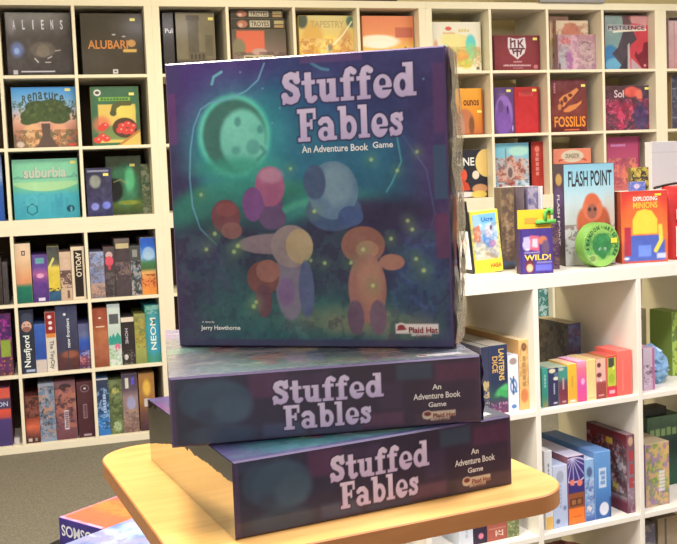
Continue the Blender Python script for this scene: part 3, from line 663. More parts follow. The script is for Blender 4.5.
def art_shield(a):
    a.f(126, 46, 52).n(10, 5).e(.5, .4, .5, .5, (146, 56, 62), .3, .6)
    a.p([(.3, .95), (.5, .9), (.68, .95), (.7, .68), (.66, .5), (.5, .33), (.34, .5), (.29, .68)], (232, 216, 206), .008)
    for q in (((.36, .9), (.36, .68)), ((.36, .82), (.42, .84)), ((.45, .86), (.45, .68)), ((.53, .86), (.53, .68)), ((.62, .88), (.56, .78), (.63, .68)), ((.34, .63), (.66, .63)), ((.4, .6), (.42, .5)), ((.5, .62), (.5, .42)), ((.6, .6), (.57, .48)), ((.44, .56), (.56, .56))): a.l(q, .022, (96, 40, 46))
    a.mk(.41, .245, .6, .285, 7, (220, 196, 186)).mk(.18, .14, .8, .19, 17, (236, 216, 206)).mk(.4, .08, .62, .1, 8, (214, 180, 176)).e(.91, .12, .05, .06, (206, 120, 116), .02)
def art_pink(a):
    a.g((0, (170, 130, 140)), (.4, (186, 150, 150)), (1, (196, 140, 136))).e(.16, .4, .14, .36, (176, 176, 170), .06).e(.42, .5, .14, .5, (226, 172, 176), .05).e(.3, .3, .1, .3, (170, 110, 150), .05).e(.75, .45, .22, .36, (196, 160, 150), .08).e(.2, .82, .14, .1, (206, 110, 106), .04)
    a.l([(.55, .68), (.7, .8), (.85, .76)], .014, (110, 90, 90), .01).l([(.7, .3), (.8, .24), (.92, .3)], .014, (120, 96, 96), .01).e(.82, .58, .06, .02, (110, 90, 90), .01).e(.2, .4, .02, .02, (60, 50, 60)).busy([(150, 110, 120), (210, 180, 170)], 10, .5).r(0, 0, .06, .2, (80, 60, 60), .03, .7)
def art_beige(a):
    a.f(226, 200, 160).e(.45, .7, .3, .26, (206, 130, 100), .05).e(.5, .5, .3, .04, (150, 110, 80), .02).busy([(180, 120, 90)], 10, .6, .4, .95).n(8, 7)
def art_orange_left(a):
    a.g((0, (226, 200, 176)), (.5, (230, 200, 150)), (1, (226, 180, 150))).e(.4, .75, .26, .1, (226, 110, 70), .05).e(.3, .55, .2, .1, (236, 180, 90), .05).e(.35, .3, .2, .09, (110, 66, 56), .02).e(.4, .12, .2, .1, (96, 60, 60), .02).n(8, 8)
def art_face(a):
    a.g((0, (90, 130, 150)), (.35, (130, 160, 150)), (1, (150, 165, 150))).e(.12, .2, .2, .26, (70, 130, 170), .05).e(.2, .1, .2, .12, (110, 170, 190), .04)
    a.p([(.55, 0), (.5, .5), (.62, .9), (.55, 1), (1, 1), (1, 0)], (206, 70, 76), .01).p([(.6, 1), (1, 1), (1, .82), (.62, .86)], (214, 150, 140), .02)
    a.p([(.4, 1), (.55, 1), (.62, .86), (.5, .72), (.42, .84)], (110, 80, 76), .02)
    a.p([(.42, .7), (.66, .72), (.74, .56), (.6, .46), (.52, .2), (.5, .02), (.4, .06), (.16, .3), (.3, .42)], (84, 72, 76), .012).p([(.3, 0), (.52, .3), (.5, 0)], (70, 60, 66), .01)
    a.p([(.52, 0), (.52, .46), (.57, .5), (.58, 0)], (196, 170, 160), .008).p([(.6, 0), (.6, .22), (.86, .02), (.9, 0)], (190, 160, 156), .008).p([(.68, .26), (.72, .36), (.76, .28), (.86, .34), (.9, .5), (1, .52), (1, .02), (.84, .04)], (126, 44, 54), .01)
    a.r(.06, .72, .96, .83, (226, 206, 196), .02, .6).l([(.2, .7), (.5, .72), (.95, .74)], .016, (244, 230, 196), .015).e(.92, .08, .03, .025, (220, 150, 150)).n(8, 9)
faces(WALLF, Z1, [
 (429, 480.6, 22, 'pale cream box with soft pastel picture, just right of the big box top', art_cream, {'ym': 30, 'lim': cellx(V, 0)}),
 (494.6, 539.5, 35.4, 'low maroon box with a cream shield emblem, top row at right', art_shield, {'ym': 50, 'lim': cellx(V, 1), 'sticker': (.9, .9)}),
 (550, 569, 16.6, 'tall pale box with orange spots, rearmost of three in its cell, top row at right', art_orange_left, {'ym': 45, 'y': .135, 'd': .05, 'lim': cellx(V, 2)}),
 (556.4, 588.6, 20.6, 'beige box with a round brown drawing, between two others, top row at right', art_beige, {'ym': 45, 'y': .1, 'd': .03, 'lim': cellx(V, 2)}),
 (558, 596.3, 34.6, 'dusty pink box in front of a beige box, top row at right', art_pink, {'ym': 50, 'y': .065, 'd': .03, 'lim': cellx(V, 2)}),
 (605, 652, 15.4, 'box split teal and red with a dark bird figure, top row at right', art_face, {'ym': 45, 'lim': cellx(V, 3), 'texts': [('PESTILENCE', .5, .775, .84, .075, (66, 52, 52))], 'side': (120, 60, 66)})], G3, 45)
set_tint(246, 238, 205)
def art_orange(a):
    a.g((0, (186, 100, 60)), (.1, (206, 120, 60)), (.5, (232, 150, 50)), (1, (240, 170, 60))).e(.4, .3, .3, .26, (196, 120, 80), .06).e(.62, .2, .09, .2, (130, 84, 50), .04).e(.1, .25, .12, .2, (170, 96, 80), .05)
    a.r(0, 0, 1, .02, (120, 50, 30)).r(.96, 0, 1, 1, (176, 90, 40))
def art_purple(a):
    a.f(100, 72, 120).e(.45, .42, .46, .42, (150, 110, 180), .03).e(.42, .3, .42, .32, (128, 86, 160), .05).e(.3, .6, .14, .14, (110, 80, 130), .03).e(.66, .52, .05, .09, (70, 50, 84), .01).e(.9, .12, .04, .06, (190, 160, 210), .02).n(8, 8).mk(.2, .84, .56, .89, 6, (136, 110, 130)).r(.95, 0, 1, 1, (90, 60, 90))
def art_red(a):
    a.f(184, 44, 44).r(.04, .04, .92, .8, (196, 46, 50), .04).n(8, 6).mk(.16, .8, .76, .9, 7, (206, 80, 76)).r(.95, 0, 1, 1, (130, 36, 36)).e(.5, .9, .2, .06, (150, 60, 56), .04, .6)
def art_fossil(a):
    a.g((0, (96, 40, 36)), (.4, (130, 60, 52)), (1, (112, 56, 60))).n(16, 7)
    a.p([(.28, .5), (.22, .62), (.34, .7), (.5, .74), (.72, .84), (.78, .8), (.6, .66), (.44, .56), (.36, .48)], (222, 140, 80), .01)
    a.e(.4, .62, .06, .06, (110, 52, 46), .01).e(.54, .7, .06, .035, (110, 52, 46), .01).e(.3, .56, .04, .05, (110, 52, 46), .01)
    a.p([(.34, .42), (.5, .5), (.72, .54), (.86, .6), (.84, .54), (.68, .44), (.5, .38), (.36, .38)], (220, 136, 76), .01).e(.24, .48, .05, .06, (210, 130, 80), .02).r(.36, .03, .78, .055, (226, 110, 70), .01).mk(.08, .74, .13, .94, 4, (200, 150, 140), 1)
def art_sol(a):
    a.g((0, (96, 70, 86)), (.5, (110, 60, 76)), (1, (84, 66, 64))).hg(.35, (0, (110, 60, 66)), (.6, (90, 60, 70)), (1, (56, 60, 96))).e(.6, .86, .18, .12, (224, 96, 80), .05).e(.78, .78, .07, .14, (226, 116, 90), .04).e(.28, .5, .26, .14, (190, 60, 96), .06).e(.48, .46, .14, .18, (200, 60, 84), .06).e(.36, .22, .12, .22, (200, 66, 96), .08).busy([(230, 110, 130), (70, 50, 60), (150, 50, 70)], 9, .6, 0, .7).e(.8, .3, .16, .3, (66, 66, 104), .1, .7).n(14, 10)
faces(WALLF, Z2, [
 (452, 483, 88.4, 'orange box just right of the tall box, second row at right', art_orange, {'ym': 110, 'lim': cellx(V, 0), 'texts': [('ounos', .62, .69, .5, .12, (110, 50, 30))], 'sticker': (.88, .5)}),
 (494.8, 514.4, 87.6, 'purple box with a mauve arch, beside the red box, second row at right', art_purple, {'ym': 110, 'lim': cellx(V, 1), 'sticker': (.72, .93)}),
 (514.8, 539.6, 87, 'plain red box beside the purple box, second row at right', art_red, {'ym': 110, 'lim': cellx(V, 1), 'sticker': (.8, .93)}),
 (550.8, 587, 79.4, 'dark red-brown box with an orange dinosaur skull and orange capitals, second row at right', art_fossil, {'ym': 105, 'lim': cellx(V, 2), 'texts': [('FOSSILIS', .52, .2, .86, .2, (238, 150, 60))], 'sticker': (.9, .88)}),
 (605.6, 653.4, 85.6, 'box with magenta and coral clouds on dark violet, second row at right', art_sol, {'ym': 110, 'lim': cellx(V, 3), 'texts': [('Sol', .31, .82, .22, .17, (226, 196, 190))], 'sticker': (.95, .93)})], G3, 110)
def art_dune(a):
    a.f(46, 46, 54).e(1.0, .72, .3, .3, (244, 208, 120), .004).e(.7, .47, .09, .09, (236, 222, 190), .004).e(.38, .47, .1, .13, (226, 90, 60), .01).p([(.28, .2), (.36, .38), (.5, .3), (.56, .16), (.3, .14)], (206, 76, 50), .01).e(.8, .18, .2, .1, (206, 150, 100), .03).e(.35, .07, .4, .06, (236, 220, 200), .02).e(.78, .06, .2, .08, (226, 196, 90), .02).n(5, 8)
def art_house(a):
    a.g((0, (190, 200, 196)), (.3, (150, 180, 190)), (1, (130, 206, 210))).e(.7, .85, .3, .1, (180, 226, 200), .06).p([(.06, .26), (.06, .46), (.3, .5), (.36, .72), (.5, .78), (.6, .66), (.82, .62), (.9, .44), (.8, .34), (.64, .3), (.6, .24)], (176, 112, 90), .012)
    a.busy([(206, 140, 110), (130, 84, 76), (226, 190, 170)], 11, .7, .28, .72).e(.44, .46, .12, .14, (200, 180, 160), .03).e(.44, .44, .07, .1, (120, 96, 90), .02).r(.3, .56, .34, .9, (150, 130, 120), .01).p([(.08, .02), (.1, .22), (.6, .26), (.64, .08)], (160, 70, 56), .01).mk(.2, .14, .5, .2, 5, (226, 190, 170)).e(.8, .1, .16, .1, (196, 210, 210), .03).busy([(90, 110, 110), (220, 230, 226)], 10, .6, 0, .3)
def art_redspine(a):
    a.f(180, 56, 44).n(10, 8).e(.5, .86, .2, .06, (226, 130, 110), .02).mk(.32, .35, .62, .8, 5, (226, 150, 130), 1).r(.08, 0, .12, 1, (140, 40, 34))
def art_pinkbox(a):
    a.g((0, (196, 110, 100)), (.3, (214, 110, 106)), (.6, (190, 84, 110)), (1, (170, 66, 100))).e(.7, .3, .26, .22, (230, 130, 100), .08).busy([(236, 150, 110), (150, 70, 90)], 9, .6, .05, .6).mk(.12, .82, .56, .87, 9, (206, 150, 190)).r(.95, 0, 1, 1, (140, 50, 76))
faces(WALLF, Z3, [
 (448, 489.6, 149.6, 'dark box with a yellow moon and an orange hood, third row at right', art_dune, {'ym': 170, 'lim': cellx(V, 0), 'texts': [('DUNE', .36, .75, .62, .17, (240, 236, 226))]}),
 (495, 529, 143, 'pale turquoise box with a red brick house, third row at right', art_house, {'ym': 165, 'lim': cellx(V, 1)}),
 (531.5, 547, 141.4, 'bright red box spine beside the brick house box, third row at right', art_redspine, {'ym': 165, 'd': .27, 'lim': cellx(V, 1), 'side': (90, 40, 36)}),
 (607, 640, 136.6, 'pink and magenta box behind the small card packs, third row at right', art_pinkbox, {'ym': 165, 'lim': cellx(V, 3)})], G3, 165)
x0_, z_ = WALLF.aty(553.5, 156, .08); x1_ = WALLF.aty(591, 156, .08)[0]
zt2 = WALLF.aty(572, 148.6, .08)[1]; zb2 = WALLF.aty(572, 163.6, .08)[1]
game_box('board_game_box', 'grey-brown box lying flat under the salmon box, third row at right', 'game box', WALLF, (x0_+x1_)/2, .08, Z3+.0004, x1_-x0_+.01, .26, zb2-Z3-.001, lambda a: a.f(110, 90, 70).n(12, 8), group=G3)
game_box('board_game_box', 'flat salmon box with a pale ribbon label, showing above the tall fire-fighting box', 'game box', WALLF, (x0_+x1_)/2, .08, zb2+.0004, x1_-x0_, .25, zt2-zb2, lambda a: a.f(234, 140, 106).e(.5, .5, .3, .42, (222, 206, 170), .04).p([(.12, .12), (.3, .3), (.7, .3), (.88, .12), (.86, .3), (.14, .3)], (190, 80, 60), .02), texts=[('DUNGEON', .5, .52, .36, .3, (110, 90, 66))], group=G3)
# unit at the right edge
faces(WALLF, Z1, [(668.6, 678.5, 17.4, 'pale pink box at the right edge of the photo, top row', lambda a: a.g((0, (200, 150, 140)), (1, (220, 190, 180))).r(.5, 0, .62, 1, (190, 130, 126), .02, .6).r(0, .94, 1, 1, (60, 50, 46)).n(10, 8), {'ym': 30, 'lim': cellx(2*UW, 0)})], G3, 45)
faces(WALLF, Z2, [(671.6, 712, 75, 'dark slate box with pale grid lines at the right edge of the photo, second row', lambda a: a.f(84, 82, 92).r(0, .2, 1, .22, (140, 140, 150)).r(0, .5, 1, .52, (140, 140, 150)).r(0, .74, 1, .76, (150, 150, 160)).busy([(120, 120, 130), (66, 64, 72)], 8, .6), {'ym': 100, 'lim': cellx(2*UW, 0), 'side': (200, 165, 110)})], G3, 100)
# lower wall units behind the counter and behind the stack
set_tint(246, 240, 215)
xa, za = WALLF.aty(540, 300, .05); xb = WALLF.aty(551.5, 300, .05)[0]
kc = int((xa-V-OB)//(CE+IB))
cl = cellx(V, max(0, min(3, kc)))
game_box('board_game_box', 'teal box with white speckles seen through the open back of the counter shelf', 'game box', WALLF, 2.157, .05, RB+.0004, .058, .27, .29, lambda a: a.f(70, 130, 120).busy([(190, 214, 206)], 14, .9).n(10, 9), group='boxes in the lower unit behind the counter')
game_box('board_game_box', 'green box beside the teal one, seen through the back of the counter shelf', 'game box', WALLF, 2.236, .05, RB+.0004, .05, .27, .3, lambda a: a.g((0, (170, 150, 100)), (1, (110, 150, 80))).n(10, 9), group='boxes in the lower unit behind the counter')

# ------------------------------------------------------------------ on top of the counter
set_tint(247, 244, 238)
GC = 'games standing on top of the white counter shelf'
def on_top(pxl, pxr, ytop, label, art, dist=None, d=.07, yaw=0.0, z=.0004, base=None, **kw):
    """front lower corners given by two pixels on the counter's top surface"""
    (xa, ya), (xb, yb) = CNT.atz(*pxl, z), CNT.atz(*pxr, z)
    w = math.hypot(xb-xa, yb-ya) if kw.get('w') is None else kw['w']; kw.pop('w', None)
    yaw = math.atan2(yb-ya, xb-xa) if yaw is None else yaw
    cx, cy = (xa+xb)/2, (ya+yb)/2
    h = CNT.aty((pxl[0]+pxr[0])/2, ytop, cy)[1]-z
    return game_box(kw.pop('name', 'board_game_box'), label, kw.pop('cat', 'game box'), CNT, cx, cy, z, w, d, h, art, yaw=yaw, group=GC, **kw)
def art_haba(a):
    a.f(236, 214, 60).r(.08, .22, .92, .95, (150, 190, 220), .01).r(.08, .22, .92, .5, (196, 190, 160), .06).p([(.08, .5), (.08, .74), (.3, .78), (.34, .66), (.3, .5)], (206, 120, 80), .02).p([(.3, .95), (.92, .95), (.92, .8), (.4, .78)], (110, 180, 220), .04, .8)
    a.e(.6, .56, .2, .16, (90, 140, 206), .03).e(.62, .66, .16, .1, (196, 196, 206), .03).e(.72, .72, .05, .04, (90, 70, 90), .01).e(.72, .46, .12, .06, (170, 90, 160), .03).l([(.5, .3), (.8, .24)], .03, (170, 150, 120), .02).busy([(226, 226, 220), (110, 120, 150)], 12, .4, .25, .8).mk(.12, .1, .4, .13, 9, (190, 170, 50), al=.6)
on_top((501.5, 269.2), (517, 268.8), 187, 'tall brown box spine standing between the yellow and the purple packs', lambda a: a.g((0, (100, 84, 70)), (.06, (90, 110, 140)), (.12, (110, 90, 76)), (.6, (130, 104, 78)), (1, (116, 96, 78))).busy([(170, 140, 100), (84, 70, 60)], 9, .6, .1, 1).mk(.3, .2, .55, .6, 8, (190, 170, 140), 1, .5), d=.035, yaw=0, top=(226, 220, 214))  # pale tops here and on the next two: caught light painted in
on_top((517.6, 267), (526.6, 266.5), 186.5, 'grey-violet box spine just right of the tall brown one', lambda a: a.g((0, (86, 70, 76)), (1, (120, 104, 106))).n(12, 8), d=.07, yaw=0, top=(226, 220, 216))
on_top((528.8, 266), (541, 265.5), 186, 'box spine with a bluish picture, behind the purple pack', lambda a: a.g((0, (84, 66, 80)), (.6, (120, 110, 140)), (1, (150, 140, 160))).busy([(90, 90, 140), (190, 180, 190)], 9, .7), d=.07, yaw=0, top=(226, 220, 216))
on_top((542.6, 265.6), (545, 265.5), 186, 'thin white box on edge left of the tall fire-fighting box', lambda a: a.f(222, 220, 216).n(4, 8), d=.07, yaw=0)
hb = on_top((476.5, 273.4), (502.4, 271.8), 210, 'yellow game box with a blue picture, leaning slightly, left end of the counter', art_haba, d=.045, yaw=None, lean=math.radians(-4.5), w=.085, texts=[('Ucre', .6, .86, .4, .07, (50, 90, 170)), ('HABA', .76, .11, .38, .075, (214, 60, 40))])
# slim black frame with a white insert leaning beside the yellow box
b = MB(); b.box(0, .004, 0, .12, 0, .205, albedo((40, 34, 36))); b.box(0, .03, .115, .119, 0, .2, albedo((40, 34, 36)))
(xa, ya) = CNT.atz(474, 274.2, 0)
fo = b.build('display_stand', M_BLACK); fo.matrix_world = CNT.M @ Matrix.Translation((xa-.002, ya, .001)) @ Matrix.Rotation(math.radians(-5.5), 4, 'Y')
tag(fo, 'black edged stand with a white sheet, leaning at the left end of the counter', 'display stand')
b = MB(); b.box(-.003, -.0006, .004, .112, .012, .12, albedo((244, 243, 240))); so = b.build('insert_sheet', M_CARD, fo)
# purple blister box with yellow hanger card and green hook
def art_wild(a):
    a.f(72, 54, 130).n(6, 7).r(.0, 0, .04, 1, (60, 44, 110)).e(.22, .66, .14, .14, (226, 214, 224), .02).p([(.12, .56), (.1, .82), (.3, .84), (.32, .56)], (190, 180, 220), .02).p([(.3, .54), (.32, .86), (.58, .84), (.58, .5)], (226, 100, 120), .01).p([(.36, .6), (.38, .78), (.54, .78), (.54, .58)], (240, 200, 210), .02).e(.7, .74, .14, .1, (200, 120, 90), .03).e(.78, .58, .12, .16, (110, 84, 110), .04).mk(.12, .46, .6, .49, 9, (214, 206, 226)).e(.28, .17, .14, .16, (110, 50, 60), .02).e(.28, .13, .1, .09, (240, 190, 150), .02).r(.46, .06, .96, .2, (110, 110, 210), .02).mk(.5, .23, .96, .27, 9, (190, 190, 236)).r(.0, 0, .04, 1, (60, 44, 110))
wb = on_top((520.6, 274.6), (553.6, 272.8), 228.6, 'purple card game pack with a yellow hanger and green hook, front of the counter', art_wild, d=.035, yaw=None, name='card_game_pack', texts=[('WILD!', .53, .365, .8, .13, (246, 216, 70))], side=(66, 44, 84))
ww = [v.co.x for v in wb.data.vertices]; hh = max(v.co.z for v in wb.data.vertices); w2 = (max(ww)-min(ww))
b = MB(); b.box(-w2*.5, w2*.5, .012, .016, hh+.0003, hh+.052, albedo((246, 196, 50))); b.box(-w2*.3, w2*.1, .0112, .0119, hh+.014, hh+.03, albedo((240, 160, 60)))
hc = b.build('hanger_card', M_CARD, wb); hc['label'] = 'yellow hanger card'
b = MB(); b.tube([(w2*.02, .008, hh+.016), (w2*.2, .006, hh+.018), (w2*.62, .006, hh+.018)], .006, albedo((110, 196, 90)))
b.tube([(w2*.3, .004, hh+.02), (w2*.3, .004, hh+.044), (w2*.4, .004, hh+.052), (w2*.5, .004, hh+.048), (w2*.5, .004, hh+.036)], .0055, albedo((110, 196, 90)))
gh = b.build('hook', M_CARD, wb, True); gh['label'] = 'green plastic hook'
# dark purple box behind the pack
on_top((549, 269.5), (561, 269), 224, 'dark plum box peeking out behind the purple card pack', lambda a: a.f(72, 44, 74).busy([(110, 80, 110), (160, 130, 90)], 9, .5), d=.035, yaw=0)
# tall fire-fighting box
def art_fire(a):
    a.g((0, (196, 190, 176)), (.35, (206, 206, 196)), (.6, (190, 206, 206)), (.85, (150, 196, 206)), (1, (130, 180, 196))).e(.2, .3, .22, .3, (170, 176, 166), .1, .6).e(.9, .4, .16, .26, (190, 170, 150), .1, .7)
    a.e(.56, .36, .2, .26, (120, 76, 60), .02).e(.4, .42, .16, .15, (190, 96, 60), .03).e(.76, .42, .14, .15, (176, 84, 54), .03).e(.36, .26, .08, .14, (196, 100, 56), .03).e(.86, .3, .07, .16, (150, 80, 54), .03).e(.56, .56, .2, .13, (206, 110, 76), .02).e(.55, .64, .14, .07, (200, 100, 66), .02)
    a.e(.55, .53, .1, .075, (150, 92, 76), .015).e(.5, .55, .03, .02, (60, 44, 40), .008).e(.61, .55, .03, .02, (60, 44, 40), .008).p([(.44, .36), (.5, .26), (.54, .34), (.58, .26), (.66, .37), (.6, .36), (.55, .3), (.5, .37)], (232, 220, 206), .01).busy([(90, 60, 50)], 12, .5, .1, .4).r(.24, .12, .96, .2, (120, 90, 70), .05, .6)
def art_fire_side(a):
    a.g((0, (60, 46, 50)), (.5, (76, 56, 96)), (1, (84, 70, 80))).e(.5, .68, .4, .1, (96, 76, 130), .05).e(.55, .85, .3, .06, (196, 160, 100), .02)
fbx = on_top((565.5, 266.4), (615.8, 263.6), 163.4, 'tall box with an orange-suited rescuer and black capitals, middle of the counter', art_fire, d=.085, yaw=None, texts=[('FLASH POINT', .52, .855, .86, .155, (52, 50, 52))], left=art_fire_side, side=(70, 54, 76), ch=.0012)
mbx = MB(); xs = [v.co.x for v in fbx.data.vertices]; fh = max(v.co.z for v in fbx.data.vertices)
put_text(mbx, 'FLASH POINT', .5, .5, .5*fh, .02, (226, 220, 226), -90, off=.0006, org=(min(xs), .078, 0), ux=(0, -1, 0), uy=(0, 0, 1), nrm=(-1, 0, 0), W_=.07, H_=fh*.9)
sp = mbx.build('spine_lettering', M_CARD, fbx)
# round green tin
xa, ya = CNT.atz(602.5, 267.2, 0)
c0 = CNT.aty(602, 245, ya); r_ = c0[1]
b = MB(); n = 56; dep = .04
prof = [(r_*.965, 0.0), (r_, .0025), (r_, .012), (r_*.99, .0125), (r_*.99, .0135), (r_, .014), (r_, dep)]
b.lathe([(q, -y) for q, y in prof], albedo((122, 170, 78)), n)
A = Art(2*r_, 2*r_, 60, 60)
A.f(150, 196, 92).e(.5, .5, .49, .49, (150, 198, 98)).e(.5, .48, .33, .33, (136, 186, 92), .01).e(.5, .5, .27, .26, (56, 130, 72), .03).e(.42, .62, .12, .1, (60, 140, 80), .02).e(.6, .63, .12, .09, (70, 150, 86), .02).e(.52, .3, .1, .12, (56, 128, 70), .02).busy([(70, 150, 86), (50, 116, 66)], 10, .5, .25, .75).e(.44, .41, .03, .03, (226, 236, 220)).e(.58, .41, .03, .03, (226, 236, 220)).e(.44, .41, .015, .015, (40, 90, 60)).e(.58, .41, .015, .015, (40, 90, 60)).e(.24, .2, .11, .09, (196, 210, 150), .01).e(.24, .2, .09, .07, (120, 150, 80), .01)
A.mix((np.hypot(A.u-.5, A.v-.5) > .5)*1.0, (130, 190, 70))
C = A.out(); nn = 60
vv = []; cc = []; ff = []
rings = 24; seg = 72
for i in range(rings+1):
    for k in range(seg):
        t = 2*math.pi*k/seg; rr = r_*.965*i/rings
        px_, pz_ = rr*math.cos(t), rr*math.sin(t); vv.append((px_, -.0004, pz_))
        iu = int(round((px_/(2*r_)+.5)*nn)); iv = int(round((pz_/(2*r_)+.5)*nn)); cc.append(C[iv*(nn+1)+iu])
for i in range(rings):
    for k in range(seg):
        k2 = (k+1) % seg; ff.append((i*seg+k, i*seg+k2, (i+1)*seg+k2, (i+1)*seg+k)[::-1])
v2 = b.v[0].copy(); b.v[0] = np.stack([v2[:, 0], -v2[:, 2], v2[:, 1]], 1)
b.add(vv, ff, np.array(cc))
for i, ch_ in enumerate('ABANDON'):
    t = math.radians(190-i*14); put_text(b, ch_, 0, 0, r_*.14, r_*.19, (36, 84, 46), math.degrees(t)-90, off=.0009, org=(r_*.79*math.cos(t), 0, r_*.79*math.sin(t)), bold=.03)
for i, ch_ in enumerate('ALL'):
    t = math.radians(91-i*7); put_text(b, ch_, 0, 0, r_*.07, r_*.1, (60, 110, 56), math.degrees(t)-90, off=.0009, org=(r_*.8*math.cos(t), 0, r_*.8*math.sin(t)))
for i, ch_ in enumerate('ARTICHOKES'):
    t = math.radians(73-i*12); put_text(b, ch_, 0, 0, r_*(.13 if ch_ != 'I' else .05), r_*.19, (36, 84, 46), math.degrees(t)-90, off=.0009, org=(r_*.79*math.cos(t), 0, r_*.79*math.sin(t)), bold=.03)
tin = b.build('round_game_tin', M_GLOSS); tin.matrix_world = CNT.M @ Matrix.Translation((xa, ya, r_+.0005))
tag(tin, 'round lime green tin standing on edge at the front of the counter', 'game tin', GC)
sb = MB(); sb.box(r_*.48, r_*.82, -.0022, -.0014, r_*.06, r_*.28, albedo((246, 220, 70))); so = sb.build('price_sticker', M_CARD, tin); so['label'] = 'yellow price sticker'
# red-orange box with a blank yellow and blue picture
def art_mini(a):
    a.g((0, (206, 90, 60)), (.4, (230, 120, 60)), (.7, (226, 84, 50)), (1, (206, 60, 54))).e(.5, .55, .5, .4, (236, 130, 60), .15, .5)
    a.p([(.24, .4), (.24, .6), (.34, .72), (.5, .75), (.66, .72), (.78, .6), (.78, .4)], (240, 206, 70), .01).p([(.06, .02), (.06, .3), (.2, .38), (.82, .38), (.94, .3), (.94, .02)], (80, 100, 180), .01).r(.06, .1, .2, .5, (176, 50, 70), .01).r(.36, .08, .64, .24, (110, 140, 220), .02).r(.76, .05, .96, .12, (196, 200, 230), .01).l([(.74, .16), (.86, .3), (.84, .5)], .03, (240, 210, 80), .01).e(.1, .06, .06, .02, (236, 236, 240))
    a.n(6, 8)
mn = on_top((622, 263.8), (668.3, 261.2), 190.6, 'red-orange box with yellow and blue picture, right part of the counter front', art_mini, d=.045, yaw=None, texts=[('EXPLODING', .52, .89, .52, .06, (244, 236, 226)), ('MINIONS', .52, .80, .52, .085, (244, 196, 70))], side=(196, 90, 60), top=(230, 224, 222), ch=.001)
sb = MB(); mh = max(v.co.z for v in mn.data.vertices); sb.box(.032, .052, -.0016, -.0009, mh*.925, mh*.955, albedo((246, 214, 70))); so = sb.build('price_sticker', M_CARD, mn); so['label'] = 'yellow price sticker'
mloc = mn.matrix_world
def small_pack(lab, x, y, z, w, d, h, art, yaw=0):
    o = game_box('card_game_pack', lab, 'card pack', CNT, 0, 0, 0, w, d, h, art, group='small card packs on the red-orange box', res=.002)
    o.matrix_world = mloc @ Matrix.Translation((x, y, z)) @ Matrix.Rotation(yaw, 4, 'Z')
small_pack('small black and yellow card pack lying behind the blue pack, on the red-orange box', .0, .024, mh+.0006, .055, .02, .068, lambda a: a.f(64, 56, 50).busy([(226, 190, 90), (180, 160, 60)], 5, .9).n(8, 5))
small_pack('tiny blue card pack standing on the red-orange box', -.016, .004, mh+.0006, .047, .016, .026, lambda a: a.f(96, 110, 180).e(.4, .5, .2, .3, (210, 190, 210), .05).busy([(190, 170, 200)], 5, .6))
# white carton behind
xa, ya = CNT.aty(649.5, 165, .27)[0], .27
hz = CNT.aty(660, 141.6, .27)[1]; hs = CNT.aty(660, 152, .27)[1]
game_box('carton', 'plain greyish white carton standing at the back of the counter, right edge of the photo', 'carton', CNT, xa+.118, ya, .0004, .22, .03, hz, lambda a: a.f(214, 210, 208).n(3, 4).r(0, hs/hz-.004, 1, hs/hz+.002, (196, 192, 190)))
# red bag with black handle
xa, ya = CNT.atz(668.8, 260, 0); xa += .075; ya += .03
hb_ = CNT.aty(672, 186, ya)[1]
b = MB(); wv, dv = .14, .09
vs = []; 
for j in range(9):
    t = j/8; sx = wv/2*(1-.08*t*t); sy = dv/2*(1-.7*t*t)
    for k in range(16):
        a_ = 2*math.pi*k/16; cx_ = math.copysign(abs(math.cos(a_))**.45, math.cos(a_)); cy_ = math.copysign(abs(math.sin(a_))**.45, math.sin(a_))
        vs.append((sx*cx_, sy*cy_, hb_*t))
b.add(vs, [(j*16+k, j*16+(k+1) % 16, (j+1)*16+(k+1) % 16, (j+1)*16+k) for j in range(8) for k in range(16)]+[tuple(range(16))[::-1], tuple(range(128, 144))], albedo((206, 52, 48)))
bag = b.build('gift_bag', M_CARD, None, True); bag.matrix_world = CNT.M @ Matrix.Translation((xa, ya, .0005))
tag(bag, 'bright red bag with a black handle, at the right end of the counter', 'bag')
b = MB(); b.tube([(-.05+.1*t-(.05 if t < .5 else 0)*(1-2*t), 0, hb_-.004+.012*math.sin(math.pi*t)) for t in [i/12 for i in range(13)]], .004, albedo((40, 34, 34)))
hd = b.build('handle', M_BLACK, bag, True); hd['label'] = 'black handle'
b = MB(); b.box(-.06, .05, -dv/2-.002, -dv/2-.0005, .01, .1, albedo((236, 226, 220))); b.box(-.055, .05, -dv/2*.72-.012, -dv/2*.72-.01, .12, .15, albedo((240, 200, 196)))
pn = b.build('printed_panel', M_CARD, bag); pn['label'] = 'white printed panel'

